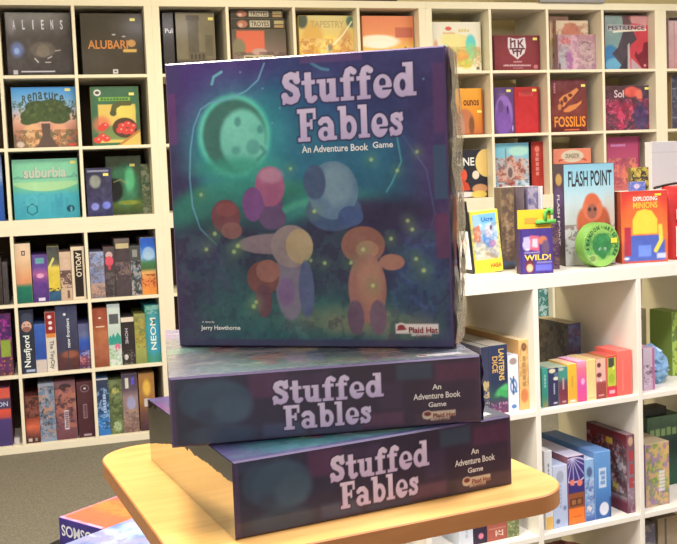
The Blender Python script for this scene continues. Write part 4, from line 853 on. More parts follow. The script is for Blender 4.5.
# ------------------------------------------------------------------ inside the counter's cells
def ccell(k):
    a = -.343+.351*k
    return a, a+.335
G4 = 'boxes in the upper row of the counter shelf'
TA, TB = -.373, -.724
cream_top = (222, 214, 200)
spines(CNT, ccell(0), TA, .03, 385, [
 (481.5, 489.5, 347, 'navy box spine at the left of the counter cell, beside the stacked box', lambda a: a.g((0, (90, 90, 110)), (.3, (70, 70, 96)), (1, (56, 60, 84))).busy([(226, 200, 130)], 12, .8, .1, .5), {'top': (150, 146, 130)}),
 (490, 508, 345, 'navy box spine with gold lettering and a green splash, counter shelf left cell', lambda a: a.g((0, (110, 60, 90)), (.12, (90, 60, 96)), (.25, (50, 90, 80)), (.45, (46, 56, 84)), (1, (52, 60, 92))).e(.75, .34, .5, .06, (90, 190, 110), .05, rot=.5).e(.8, .28, .4, .05, (70, 170, 96), .04, rot=-.5).busy([(220, 160, 170)], 12, .7, 0, .16), {'texts': [('LANTERNS', .66, .71, .46, .3, (236, 196, 110), -90), ('DICE', .3, .72, .24, .3, (226, 180, 96), -90)], 'top': (170, 160, 140)}),
 (508.4, 519, 355.5, 'white box spine with a blue drawing, counter shelf left cell', lambda a: a.f(238, 236, 234).e(.5, .9, .36, .06, (170, 150, 140), .02).e(.5, .45, .36, .14, (110, 150, 196), .02).e(.5, .45, .22, .09, (236, 236, 240), .02).l([(.2, .6), (.8, .34)], .015, (70, 110, 170)).l([(.5, .62), (.45, .3)], .012, (60, 70, 110)).e(.5, .08, .26, .04, (90, 130, 190), .02)),
 (519.6, 533, 339.5, 'tan box spine with brown figures, beside the divider, counter shelf left cell', lambda a: a.g((0, (226, 180, 110)), (1, (234, 196, 126))).e(.55, .9, .3, .06, (130, 90, 70), .02).e(.5, .2, .4, .1, (214, 130, 80), .03).mk(.3, .32, .7, .78, 5, (150, 110, 80), 1, .7).busy([(190, 140, 80)], 9, .5, .3, 1), {'top': (230, 206, 160)})], G4, depth=.3)
xa = CNT.aty(480, 335, .25)[0]
game_box('board_game_box', 'large kraft brown box lying behind the spines, counter shelf left cell', 'game box', CNT, -.18, .345, TA+.0004, .28, .03, .3, lambda a: a.f(196, 160, 110).n(8, 6), group=G4)
spines(CNT, ccell(1), TA, .02, 390, [
 (542.4, 548.2, 368.5, 'teal spine beside the divider, first in the row of small boxes', lambda a: a.g((0, (150, 140, 90)), (.3, (60, 150, 130)), (1, (70, 170, 150))).mk(.35, .5, .6, .85, 4, (210, 236, 226), 1)),
 (548.6, 558.4, 368, 'navy spine with cream clouds and white print, in the row of small boxes', lambda a: a.g((0, (56, 50, 76)), (1, (50, 60, 100))).e(.4, .93, .36, .06, (230, 220, 180), .02).e(.8, .72, .3, .05, (230, 226, 200), .02).e(.9, .82, .3, .06, (90, 120, 150), .03).mk(.5, .3, .66, .6, 5, (220, 220, 230), 1).r(.5, .05, .9, .09, (200, 200, 210)), {'top': (180, 186, 160)}),
 (558.6, 568, 367, 'spine teal above and maroon below, in the row of small boxes', lambda a: a.g((0, (130, 60, 70)), (.35, (120, 56, 70)), (.6, (90, 84, 96)), (.7, (70, 150, 130)), (1, (80, 150, 136))).r(.42, .4, .62, .72, (206, 150, 150), .02).e(.3, .95, .3, .04, (200, 200, 180), .02).r(.4, .05, .8, .09, (200, 170, 176)), {'top': (170, 190, 160)}),
 (568.2, 577.2, 364, 'yellow-orange spine in the row of small boxes', lambda a: a.g((0, (236, 190, 150)), (.1, (240, 170, 60)), (1, (244, 196, 60))).mk(.36, .4, .58, .7, 5, (206, 150, 60), 1).r(.2, .03, .8, .08, (240, 226, 210)), {'top': (236, 206, 160)}),
 (577.4, 587, 361.5, 'hot pink spine in the row of small boxes', lambda a: a.g((0, (230, 80, 130)), (.4, (226, 90, 170)), (.8, (240, 120, 140)), (1, (236, 170, 196))).e(.6, .5, .2, .08, (250, 180, 220), .04), {'top': (236, 190, 210)}),
 (587.2, 596.2, 359.5, 'pale yellow spine in the row of small boxes', lambda a: a.g((0, (236, 216, 150)), (1, (240, 214, 140))).r(.2, .04, .8, .07, (200, 180, 130)).n(4, 8), {'top': (216, 190, 130)}),
 (596.4, 606.2, 358.8, 'spine pink above and brick red below with dark figures, in the row of small boxes', lambda a: a.g((0, (150, 66, 66)), (.4, (170, 80, 76)), (.46, (236, 180, 170)), (1, (240, 190, 160))).e(.3, .85, .2, .06, (110, 56, 56), .02).e(.3, .6, .26, .06, (120, 60, 56), .02).e(.5, .46, .14, .03, (240, 226, 220)).r(.2, .06, .8, .1, (214, 150, 150)), {'top': (196, 150, 110)}),
 (606.6, 617.2, 355.5, 'red spine with a lime picture, beside the coral box', lambda a: a.f(220, 60, 80).r(.1, .26, .95, .96, (196, 206, 70), .02).r(.2, .72, .76, .95, (84, 76, 66), .02).e(.5, .45, .3, .12, (170, 190, 60), .03).e(.7, .7, .1, .05, (240, 240, 110), .02).r(.25, .08, .8, .16, (240, 180, 190), .02), {'top': (206, 90, 80), 'd': .08})], G4, depth=.09)
xa = CNT.aty(617.4, 380, .02)[0]; xb = CNT.aty(632, 380, .02)[0]
hc_ = CNT.aty(625, 350.5, .02)[1]-TA
game_box('board_game_box', 'bright coral box at the right end of the row of small boxes', 'game box', CNT, (xa+xb)/2, .02, TA+.0004, xb-xa, .1, hc_, lambda a: a.g((0, (250, 104, 92)), (1, (250, 120, 106))).n(4, 7).r(.3, .1, .44, .8, (252, 140, 120), .03, .6), group=G4, side=(250, 112, 98), top=(250, 124, 110), left=lambda a: a.f(250, 116, 100))
xa = CNT.aty(568.2, 340, .2)[0]; xb = CNT.aty(581, 340, .2)[0]; hd_ = CNT.aty(574, 323.5, .2)[1]-TA
game_box('board_game_box', 'tall dark blue-grey box behind the row of small boxes', 'game box', CNT, (xa+xb)/2, .2, TA+.0004, xb-xa, .17, hd_, lambda a: a.g((0, (84, 100, 140)), (1, (84, 90, 130))).busy([(120, 70, 80), (110, 130, 170)], 9, .7), group=G4, side=(74, 70, 72), top=(196, 186, 160), left=lambda a: a.g((0, (66, 60, 62)), (1, (96, 92, 90))).hg(.4, (0, (110, 104, 96)), (1, (60, 80, 120))).busy([(56, 50, 50), (120, 110, 100)], 7, .5))
spines(CNT, ccell(2), TA, .03, 370, [
 (643.6, 655, 348, 'pale pink and lilac box at the right edge of the photo, upper counter row', lambda a: a.g((0, (196, 170, 186)), (1, (216, 196, 206))).busy([(96, 70, 80), (230, 210, 220)], 8, .7, .1, .6).r(.78, 0, 1, 1, (186, 110, 150), .02), {'d': .09})], G4)
game_box('board_game_box', 'beige box standing behind the pink one, upper counter row, right edge', 'game box', CNT, .52, .25, TA+.0004, .14, .06, .2, lambda a: a.f(206, 194, 160).mk(.1, .84, .9, .9, 8, (150, 140, 120)).n(6, 6), group=G4)
game_box('board_game_box', 'lime green box at the far right edge, upper counter row', 'game box', CNT, .62, .14, TA+.0004, .05, .1, .2, lambda a: a.f(170, 196, 90).busy([(90, 110, 60)], 8, .8), group=G4)
# crinkled pale blue bag
def crumple(name, label, fr, x, y, z, w, d, h, col, mat, seed, cat='bag'):
    rn = random.Random(seed); b = MB(); n1, n2 = 22, 12; vs = []
    for j in range(n2+1):
        t = j/n2; env = math.sin(math.pi*(.12+.88*t))**.6 if t < 1 else 0.02
        for k in range(n1):
            a_ = 2*math.pi*k/n1; r = env*(.78+.34*rn.random())
            vs.append((w/2*r*math.cos(a_), d/2*r*math.sin(a_), h*t*(1-.1*rn.random()*(t > .3))))
    lo = min(q[2] for q in vs); vs = [(q[0], q[1], q[2]-lo) for q in vs]
    b.add(vs, [(j*n1+k, j*n1+(k+1) % n1, (j+1)*n1+(k+1) % n1, (j+1)*n1+k) for j in range(n2) for k in range(n1)]+[tuple(range(n1))[::-1], tuple(range(n2*n1, (n2+1)*n1))], albedo(col))
    o = b.build(name, mat); o.matrix_world = fr.M @ Matrix.Translation((x, y, z)); return tag(o, label, cat)
crumple('foil_bag', 'crinkled pale blue shiny bag at the right edge, upper counter row', CNT, .49, .12, TA+.0005, .1, .12, .12, (140, 180, 214), M_GLOSS, 4)

G5 = 'boxes in the middle row of the counter shelf'
def art_wheel(a):
    a.f(60, 50, 120).r(0, 0, 1, .24, (250, 128, 50)).r(0, .24, 1, .46, (150, 84, 50), .01).r(.1, .27, .9, .38, (96, 56, 40), .01).r(.2, .29, .45, .36, (170, 110, 70), .01).r(.55, .29, .8, .36, (160, 100, 60), .01)
    a.e(.4, .8, .9, .19, (226, 220, 236), .004).e(.4, .8, .84, .17, (70, 58, 130), .004)
    for k in range(7): a.l([(.3, .98), (.3+1.1*math.cos(-2.6+k*.36), .98+.4*math.sin(-2.6+k*.36))], .006, (210, 204, 230), .003)
    a.e(.25, .62, .15, .045, (236, 130, 110), .004).e(.72, .6, .17, .05, (236, 130, 110), .004).mk(.3, .1, .8, .12, 8, (200, 90, 40))
spines(CNT, ccell(1), TB, .025, 485, [
 (545, 552.6, 451, 'slim white spine with a yellow foot beside the divider, middle counter row', lambda a: a.f(226, 226, 226).r(0, 0, 1, .16, (236, 190, 100), .01).mk(.4, .3, .6, .85, 9, (110, 120, 130), 1).n(4, 8), {'top': (226, 222, 206)}),
 (553, 567.4, 465.5, 'pale blue box spine with faint drawings, middle counter row', lambda a: a.g((0, (180, 194, 222)), (1, (206, 212, 230))).e(.5, .82, .26, .1, (170, 176, 190), .03).e(.3, .1, .14, .04, (110, 120, 150), .02).e(.8, .3, .12, .04, (120, 140, 180), .02).mk(.4, .3, .6, .7, 6, (150, 160, 186), 1, .6)),
 (568, 584.6, 456, 'indigo box spine with a white wheel and an orange foot, middle counter row', art_wheel, {'top': (206, 200, 216)}),
 (585, 594.4, 459.5, 'light blue box spine with a drawn figure, middle counter row', lambda a: a.g((0, (70, 96, 160)), (.15, (130, 160, 206)), (1, (150, 190, 226))).e(.5, .8, .3, .08, (60, 70, 110), .03, .7).e(.4, .2, .3, .05, (236, 226, 220), .02).busy([(90, 110, 170), (210, 220, 236)], 9, .6, .1, .7), {'top': (196, 206, 220)}),
 (595, 611, 451.5, 'taller blue box spine with a white label, middle counter row', lambda a: a.g((0, (56, 96, 160)), (.5, (90, 146, 206)), (1, (110, 160, 214))).r(.24, .46, .72, .76, (206, 220, 236), .01).mk(.32, .5, .64, .72, 3, (110, 150, 200), 1).e(.55, .14, .3, .1, (226, 226, 236), .02).r(.9, 0, 1, .3, (40, 70, 110), .04), {'top': (110, 150, 200)})], G5, depth=.26)
xa = CNT.aty(627, 470, .02)[0]; xb = min(.342, CNT.aty(638.2, 470, .02)[0]); he = CNT.aty(632, 434.5, .02)[1]-TB
def art_brawl(a):
    a.g((0, (96, 40, 60)), (.12, (110, 50, 66)), (.2, (170, 160, 164)), (.55, (150, 140, 150)), (1, (110, 30, 36))).e(.2, .78, .34, .14, (150, 26, 30), .04).e(.45, .8, .2, .1, (170, 40, 40), .04).e(.6, .45, .2, .26, (96, 76, 70), .05).e(.62, .5, .12, .1, (206, 170, 150), .04).e(.35, .35, .2, .2, (60, 50, 56), .05).e(.7, .3, .1, .08, (226, 200, 90), .03).r(.1, .1, .6, .18, (226, 214, 206), .02).busy([(110, 30, 40), (196, 190, 196), (70, 56, 60)], 9, .6, .2, .9).r(.5, .82, .66, .9, (240, 200, 80), .005)
game_box('board_game_box', 'large maroon box with a busy picture, right end of the middle counter row', 'game box', CNT, (xa+xb)/2, .02, TB+.0004, xb-xa, .185, he, lambda a: a.g((0, (110, 60, 76)), (.2, (150, 130, 140)), (1, (110, 70, 80))).e(.5, .92, .34, .06, (200, 160, 130), .03).mk(.2, .3, .85, .82, 3, (176, 56, 60), 1).busy([(190, 180, 186)], 8, .5, 0, .4), group=G5, left=art_brawl, side=(110, 50, 66), top=(140, 116, 116))
spines(CNT, ccell(2), TB, .03, 475, [
 (646, 669.5, 443, 'box with violet, yellow and green picture at the right edge, middle counter row', lambda a: a.g((0, (150, 110, 170)), (.3, (150, 170, 110)), (.7, (196, 190, 110)), (1, (214, 170, 130))).hg(.55, (0, (150, 110, 160)), (.5, (160, 180, 90)), (1, (226, 180, 100))).busy([(110, 160, 70), (170, 120, 180), (230, 190, 110)], 8, .7).mk(.5, .22, .8, .56, 6, (236, 230, 236), 1).n(8, 8), {'d': .15, 'left': lambda a: a.f(170, 130, 170).n(14, 8)})], G5)
game_box('board_game_box', 'dark green box lettered in pale green, behind the colourful box at the right edge', 'game box', CNT, .575, .16, TB+.0004, .13, .12, .225, lambda a: a.g((0, (40, 84, 60)), (.6, (36, 60, 54)), (1, (110, 140, 110))).mk(.05, .72, .9, .84, 5, (170, 200, 130)).e(.4, .3, .2, .1, (226, 160, 150), .03).n(8, 8), group=G5)
game_box('card_game_pack', 'black pack lying on the dark green box at the right edge', 'card pack', CNT, .55, .17, TB+.2264, .09, .05, .025, lambda a: a.f(52, 52, 50).n(8, 8))
# under the table edge: left cells of the middle counter row
spines(CNT, ccell(0), TB, .03, 530, [
 (459.5, 473, 470, 'white box spine below the table edge, lower left of the counter shelf', lambda a: a.f(214, 218, 222).mk(.42, .1, .6, .5, 6, (150, 160, 170), 1, .6)),
 (473.4, 487, 470, 'navy box spine with a white letter, below the table edge', lambda a: a.f(52, 40, 60).e(.55, .1, .2, .04, (226, 130, 150), .02), {'texts': [('W', .55, .31, .07, .5, (236, 230, 236), 90)]}),
 (487.4, 507, 470, 'brick red box spine with pale letters, below the table edge', lambda a: a.f(170, 92, 76).n(6, 8).r(.05, .16, .95, .18, (200, 130, 110)), {'texts': [('PA', .55, .32, .09, .4, (236, 200, 180), 90), ('ZE', .6, .1, .09, .4, (236, 200, 180), 90)]}),
 (507.4, 519.5, 480, 'grey-green box spine below the table corner', lambda a: a.f(130, 140, 90).busy([(226, 200, 150), (90, 100, 70)], 8, .7))], 'boxes below the table edge in the counter shelf', depth=.28)
crumple('wrapped_package', 'tan package in clear plastic, under the front edge of the table', CNT, -.53, .13, TB+.0005, .3, .22, .13, (214, 180, 150), M_GLOSS, 8, 'package')
crumple('wrapped_package', 'reddish crinkled package in the lowest visible row of the counter', CNT, .17, .14, -1.0235+.0398, .3, .2, .17, (170, 110, 100), M_GLOSS, 12, 'package')
game_box('board_game_box', 'grey box in the lowest visible row at the right edge of the photo', 'game box', CNT, .405, .05, -1.0235+.0392, .07, .2, .2, lambda a: a.f(110, 104, 116).busy([(200, 180, 150)], 8, .5), group='boxes in the lowest counter row')
game_box('board_game_box', 'tan striped box in the lowest visible row at the right edge of the photo', 'game box', CNT, .49, .05, -1.0235+.0392, .08, .2, .21, lambda a: a.f(170, 150, 120).r(.3, 0, .4, 1, (110, 96, 80)).n(10, 8), group='boxes in the lowest counter row')
# ------------------------------------------------------------------ the small table
ZT = -.10732
TYAW = .13
def rrect(x0, x1, y0, y1, r, n=14):
    p = []
    for cx, cy, a0 in ((x1-r, y1-r, 0), (x0+r, y1-r, 90), (x0+r, y0+r, 180), (x1-r, y0+r, 270)):
        for k in range(n+1):
            t = math.radians(a0+90*k/n); p.append((cx+r*math.cos(t), cy+r*math.sin(t)))
    return p
tM = Matrix.Rotation(TYAW, 4, 'Z')
cxy = ((-1.007-.606)/2, (-4.1765-3.777)/2)
table = empty('display_table', tM @ Matrix.Translation((*cxy, FLOOR)))
tag(table, 'small light maple table with rounded corners carrying the stack of three big boxes', 'table')
tb = MB(); th = .0175; zt_l = ZT-FLOOR; hw, hd = .2005, .1997
outl = rrect(-hw, hw, -hd, hd, .052); inn = rrect(-hw+.0012, hw-.0012, -hd+.0012, hd-.0012, .051)
n = len(outl)
vv = [(x, y, zt_l-th) for x, y in outl]+[(x, y, zt_l-.0012) for x, y in outl]+[(x, y, zt_l) for x, y in inn]
tb.add(vv, [(k, (k+1) % n, n+(k+1) % n, n+k) for k in range(n)]+[(n+k, n+(k+1) % n, 2*n+(k+1) % n, 2*n+k) for k in range(n)], (.5, .5, .5), 1)
tb.add(vv, [tuple(range(2*n, 3*n)), tuple(range(n))[::-1]], (.5, .5, .5), 0)
tb.build('tabletop', [M_WOOD, M_EDGE], table)
pb = MB(); pb.lathe([(.03, .02), (.03, zt_l-th-.006), (.09, zt_l-th-.006), (.09, zt_l-th-.0002)], (.2, .2, .2), 24); pb.build('pedestal', M_DARKMET, table)
pb = MB(); pb.lathe([(.17, 0.0), (.17, .012), (.03, .022)], (.2, .2, .2), 36); pb.build('base_plate', M_DARKMET, table)

# ------------------------------------------------------------------ the three big boxes
set_tint(248, 245, 250)
LAV, LAV2 = (222, 205, 240), (196, 176, 222)
def art_cover(a):
    a.g((0, (48, 74, 100)), (.12, (42, 84, 106)), (.26, (36, 58, 88)), (.4, (34, 46, 82)), (.55, (34, 86, 116)), (.7, (36, 86, 138)), (.85, (44, 74, 142)), (1, (54, 62, 138)))
    a.e(.28, .72, .3, .26, (34, 120, 150), .3, .75).e(.6, .62, .3, .12, (36, 122, 156), .2, .75)
    a.e(.0, 1.02, .36, .28, (84, 52, 136), .16, .95).e(.2, 1.0, .2, .1, (78, 56, 138), .1, .8).e(1.0, .72, .13, .6, (70, 48, 108), .16, .95).e(.72, 1.0, .3, .1, (56, 56, 118), .12, .8).e(.82, .86, .16, .12, (52, 52, 108), .14, .7).e(0.0, .35, .11, .5, (62, 46, 98), .1, .9)
    # soft hills and the round moon
    a.e(.3, .44, .34, .16, (40, 132, 118), .04).e(.34, .4, .28, .12, (36, 98, 100), .08, .8).e(.62, .42, .26, .12, (44, 146, 140), .05, .9).e(.75, .36, .3, .15, (44, 36, 78), .06).e(.3, .28, .5, .15, (34, 40, 74), .1)
    a.e(.245, .735, .175, .18, (56, 190, 184), .2, .65).e(.245, .742, .135, .142, (112, 240, 216), .03, .95).e(.247, .742, .119, .127, (62, 122, 116), .02)
    a.e(.278, .728, .086, .105, (128, 222, 206), .02).e(.262, .79, .012, .016, (86, 166, 160), .01).e(.315, .70, .026, .026, (98, 184, 176), .015).e(.25, .69, .016, .014, (98, 184, 176), .015).e(.345, .76, .012, .014, (90, 172, 166), .01).l([(.33, .655), (.36, .68), (.345, .70)], .006, (84, 168, 162), .008)
    a.e(.252, .63, .15, .035, (58, 172, 150), .05, .85)
    # outlines of branches and trunks
    a.l([(.37, .985), (.345, .93), (.3, .895), (.235, .87), (.16, .86), (.125, .84), (.095, .78), (.078, .7), (.07, .6), (.075, .5), (.1, .42), (.16, .36)], .003, (120, 184, 220), .004, .85)
    a.l([(.21, .965), (.18, .95), (.172, .925)], .005, (120, 200, 220), .004, .9).l([(.54, .975), (.575, .955), (.6, .95)], .005, (80, 150, 180), .004, .8)
    a.l([(.83, .73), (.845, .63), (.81, .56), (.79, .53)], .003, (90, 180, 186), .004, .8).l([(.85, .72), (.93, .6), (.955, .45), (.93, .38)], .0025, (84, 100, 160), .004, .7)
    a.l([(.38, .46), (.46, .495), (.56, .51)], .012, (84, 186, 156), .02, .7).l([(.87, .35), (.99, .43)], .035, (104, 62, 120), .08, .8)
    # trunks, roots and undergrowth
    a.e(.05, .2, .14, .2, (64, 48, 90), .08, .85).e(.12, .3, .1, .08, (50, 60, 104), .08, .7).e(.2, .18, .12, .1, (36, 88, 98), .1, .8).e(.45, .1, .34, .1, (44, 108, 106), .1, .85).e(.65, .09, .22, .05, (150, 148, 112), .06, .85).e(.83, .06, .12, .05, (128, 122, 100), .06, .7).e(.9, .26, .1, .14, (48, 74, 128), .1, .8)
    for cx, cy, r in ((.88, .28, .06), (.93, .2, .07), (.85, .17, .05), (.9, .34, .05), (.95, .3, .05)):
        a.l([(cx+r*math.cos(t*.7), cy+r*math.sin(t*.7)) for t in range(2, 8)], .006, (72, 100, 156), .02, .6)
    for cx, cy, r in ((.1, .28, .08), (.07, .16, .07), (.15, .2, .05)): a.l([(cx+r*math.cos(t*.7), cy+r*math.sin(t*.7)) for t in range(0, 7)], .007, (88, 74, 120), .02, .5)
    a.busy([(30, 38, 68), (60, 120, 110)], 16, .3, 0, .4)
    # toadstools, boulders and stumps in the clearing
    a.e(.2, .46, .055, .06, (128, 66, 78), .005).e(.22, .41, .04, .03, (150, 92, 92), .005).e(.205, .485, .04, .025, (150, 76, 80), .005)
    a.e(.365, .5, .05, .055, (120, 84, 134), .005).e(.37, .56, .055, .07, (178, 96, 140), .005).e(.375, .6, .045, .028, (214, 156, 186), .02, .8).e(.305, .5, .04, .06, (134, 76, 148), .005).e(.375, .45, .05, .04, (110, 80, 126), .009)
    a.e(.6, .47, .1, .07, (70, 96, 140), .009).e(.6, .54, .09, .1, (104, 138, 172), .005).e(.615, .56, .055, .07, (134, 166, 188), .03, .9).e(.535, .57, .04, .06, (70, 92, 132), .009).e(.66, .45, .045, .035, (66, 92, 150), .005)
    a.e(.43, .22, .055, .13, (138, 128, 150), .009).e(.37, .36, .13, .036, (152, 128, 140), .005).e(.44, .35, .075, .075, (168, 146, 146), .005).e(.47, .35, .05, .06, (206, 178, 136), .005).e(.49, .2, .028, .1, (92, 104, 150), .005).e(.415, .19, .03, .05, (142, 108, 158), .009)
    a.e(.33, .24, .06, .06, (134, 74, 70), .005).e(.35, .265, .045, .04, (176, 112, 100), .005).e(.33, .16, .03, .06, (112, 66, 80), .005)
    a.e(.7, .35, .078, .065, (164, 104, 90), .005).e(.715, .335, .04, .03, (196, 140, 112), .005).e(.71, .2, .068, .12, (178, 116, 104), .005).e(.72, .22, .045, .08, (206, 146, 116), .03, .8).e(.665, .1, .03, .06, (118, 88, 112), .005).e(.745, .1, .03, .06, (124, 92, 114), .005).e(.8, .29, .045, .028, (190, 126, 106), .005)
    a.mix(.2*np.clip(1.5-1.6*a.v, 0, 1), (36, 44, 82)); a.n(9, 12, 6); a.n(6, 70, 5)
    a.n(7, 14, 3)
    for x, y, r in ((.225, .335, .012), (.24, .355, .012), (.11, .54, .01), (.29, .14, .013), (.3, .155, .01), (.53, .47, .011), (.7, .335, .011), (.73, .21, .011), (.86, .43, .01), (.875, .4, .01), (.885, .3, .01), (.56, .29, .01), (.91, .26, .012), (.8, .37, .01), (.655, .29, .011), (.12, .345, .01), (.155, .4, .012), (.45, .62, .008), (.74, .64, .01), (.83, .6, .009), (.9, .66, .009), (.51, .3, .008)):
        a.e(x, y, r*2.4, r*2.4, (120, 150, 110), r*4, .3).e(x, y, r*.6, r*.6, (200, 220, 140), .01, .75)
    for x, y in ((.42, .83), (.44, .9), (.39, .78), (.36, .9), (.5, .7), (.28, .96), (.93, .9)): a.e(x, y, .004, .004, (130, 170, 210), .003, .7)
    # plaid border squares
    for x0, y0, x1, y1, c in ((0, .9, .05, 1, (70, 60, 120)), (0, .72, .03, .9, (120, 60, 130)), (.5, .975, .72, 1, (104, 70, 130)), (.955, .5, 1, .68, (54, 90, 120)), (.955, .3, 1, .45, (106, 48, 90)), (.96, .72, 1, .95, (96, 56, 110)), (0, 0, 1, .022, (60, 52, 96))): a.r(x0, y0, x1, y1, c, .008, .7)
    a.title('Stuffed', .43, .838, .475, .112, .02, LAV, LAV2, (40, 36, 84), .05)
    a.title('Fables', .482, .71, .375, .112, .02, LAV, LAV2, (40, 36, 84), .05)
    a.r(.805, .044, .955, .078, (226, 214, 216), .006).r(.86, .036, .93, .05, (206, 196, 200), .006).e(.825, .064, .018, .018, (226, 214, 216), .004).e(.825, .066, .013, .009, (146, 50, 66), .004).l([(.812, .058), (.84, .06)], .003, (146, 50, 66), .003)
def art_spine(a):
    a.f(46, 36, 66).hg(.7, (0, (38, 48, 74)), (.3, (44, 42, 74)), (.6, (46, 32, 60)), (1, (60, 36, 62)))
    for x0, y0, x1, y1, c in ((.24, .62, .36, 1, (112, 52, 98)), (.3, .7, .5, .95, (84, 56, 98)), (.72, .72, .84, .98, (58, 92, 116)), (.85, .66, 1, .94, (108, 46, 86)), (.66, .3, .74, .7, (70, 50, 92)), (.28, .02, .42, .22, (74, 92, 132)), (.6, .04, .74, .24, (118, 66, 104)), (0, .84, .18, 1, (50, 66, 98)), (.44, 0, .6, .1, (60, 70, 112)), (.78, .0, 1, .18, (78, 52, 76))): a.r(x0, y0, x1, y1, c, .1, .5)
    # rounded boulders in the dusk at the left end
    a.e(.15, .6, .1, .34, (58, 82, 110), .1, .85).e(.07, .68, .05, .26, (54, 76, 104), .1, .7).e(.19, .5, .06, .22, (66, 88, 114), .12, .8).e(.15, .12, .11, .16, (54, 74, 102), .1, .7).e(.1, .4, .03, .12, (42, 52, 80), .12, .6)
    a.n(5, 14, 2).r(0, 0, .012, 1, (96, 60, 110), .03, .5).r(.988, 0, 1, 1, (84, 50, 80), .03, .5)
    a.title('Stuffed', .316, .50, .36, .375, .0, LAV, LAV2, (40, 30, 62), .05)
    a.title('Fables', .348, .105, .285, .375, .0, LAV, LAV2, (40, 30, 62), .05)
    a.r(.805, .1, .915, .2, (206, 184, 170), .012).r(.83, .055, .895, .12, (190, 164, 156), .012).e(.82, .15, .018, .07, (206, 184, 170), .012).e(.82, .165, .012, .035, (110, 40, 50), .012)
def art_edge(a):
    a.f(60, 46, 84).busy([(96, 50, 104), (50, 74, 104), (74, 60, 110)], 6, .7).n(5, 9)
TXT_SP = [('An', .85, .58, .03, .08, (226, 218, 226)), ('Adventure Book', .85, .45, .158, .092, (226, 218, 226)), ('Game', .85, .32, .06, .075, (226, 218, 226)), ('Plaid Hat', .872, .152, .074, .066, (130, 44, 56)), ('GAMES', .862, .086, .05, .035, (120, 90, 90))]
TXT_CV = [('An Adventure Book', .612, .682, .235, .024, (236, 236, 246)), ('Game', .78, .687, .07, .021, (236, 236, 246)), ('A game by', .118, .088, .048, .009, (214, 216, 226)), ('Jerry Hawthorne', .164, .066, .15, .02, (236, 238, 244)), ('Plaid Hat', .898, .062, .1, .02, (146, 50, 66)), ('GAMES', .897, .042, .05, .009, (130, 100, 104))]
GH = 'three big boxes stacked on the maple table'
L_ = .295
H1, H2 = .07018, .06583
def flat_box(x, y, yaw, z, h, Lx, Ly, label):
    fr = Frame((x, y, z), yaw)
    return game_box('board_game_box', label, 'game box', fr, Lx/2, 0, .0003, Lx, Ly, h-.0004, art_spine, texts=TXT_SP, res=.0008, mat=M_HERO, group=GH,
                    left=art_edge, rightart=art_edge, ch=.0016, side=(70, 56, 92), topart=lambda a: art_cover(a))
box_a = flat_box(-.40347, -4.2261, .15617, ZT, H1, .29308, .29135, 'dark purple box with lavender lettering lying at the bottom of the stack, on the table')
box_b = flat_box(-.44773, -4.16107, -.10135, ZT+H1, H2, .29918, .295, 'dark purple box with lavender lettering lying in the middle of the stack, turned slightly')
ZU = ZT+H1+H2
fu = Frame((-.41729, -3.99758, ZU), -.5271)
box_c = game_box('board_game_box', 'big square box with a moonlit forest picture standing upright on top of the stack', 'game box', fu, .2985/2, 0, .0008, .2985, .072, .3031, art_cover,
                 texts=TXT_CV, res=.0008, mat=M_HERO, group=GH, left=art_edge, rightart=art_edge, ch=.0016, side=(84, 62, 110), top=(196, 150, 206), lean=math.radians(.15), tip=.0097)  # pale top colour includes the strong light from above
# clear shrink wrap: crinkled loose film on the ends that face the room
def film(parent, o, ux, uy, nrm, nx, ny, amp, seed, base=.0015, mt=None):
    o, ux, uy, nrm = map(np.asarray, (o, ux, uy, nrm))
    U, V_ = np.meshgrid(np.linspace(0, 1, nx+1), np.linspace(0, 1, ny+1)); U, V_ = U.ravel(), V_.ravel()
    k = vnoise(U*5, V_*11, seed)*.6+vnoise(U*11, V_*25, seed+3)*.4
    edge = np.minimum(1, 4*np.minimum(V_, 1-V_)+.15)
    dd = base+amp*k*edge
    b = MB(); P = o+U[:, None]*ux+V_[:, None]*uy+dd[:, None]*nrm
    i = (np.arange(nx)[None, :]+np.arange(ny)[:, None]*(nx+1)).ravel()
    b.add(P, np.stack([i, i+1, i+nx+2, i+nx+1], 1).tolist(), (.9, .9, .9))
    w = b.build('shrink_wrap', mt or M_WRAP, parent, True); w['label'] = 'crinkled clear shrink wrap'
    return w
film(box_c, (.2985/2, .0, 0), (0, .074, 0), (0, 0, .303), (1, 0, 0), 24, 90, .008, 5, .002)
film(box_a, (-.29308/2, .29135, 0), (0, -.292, 0), (0, 0, H1-.001), (-1, 0, 0), 20, 6, .0003, 9, .0006, M_WRAP2)
film(box_b, (-.29918/2, .002, H2-.0003), (.29918, 0, 0), (0, .29, 0), (0, 0, 1), 60, 60, .0003, 15, .0001, M_WRAP3)
film(box_b, (.29918/2, 0, 0), (0, .295, 0), (0, 0, H2), (1, 0, 0), 40, 14, .003, 12, .001)

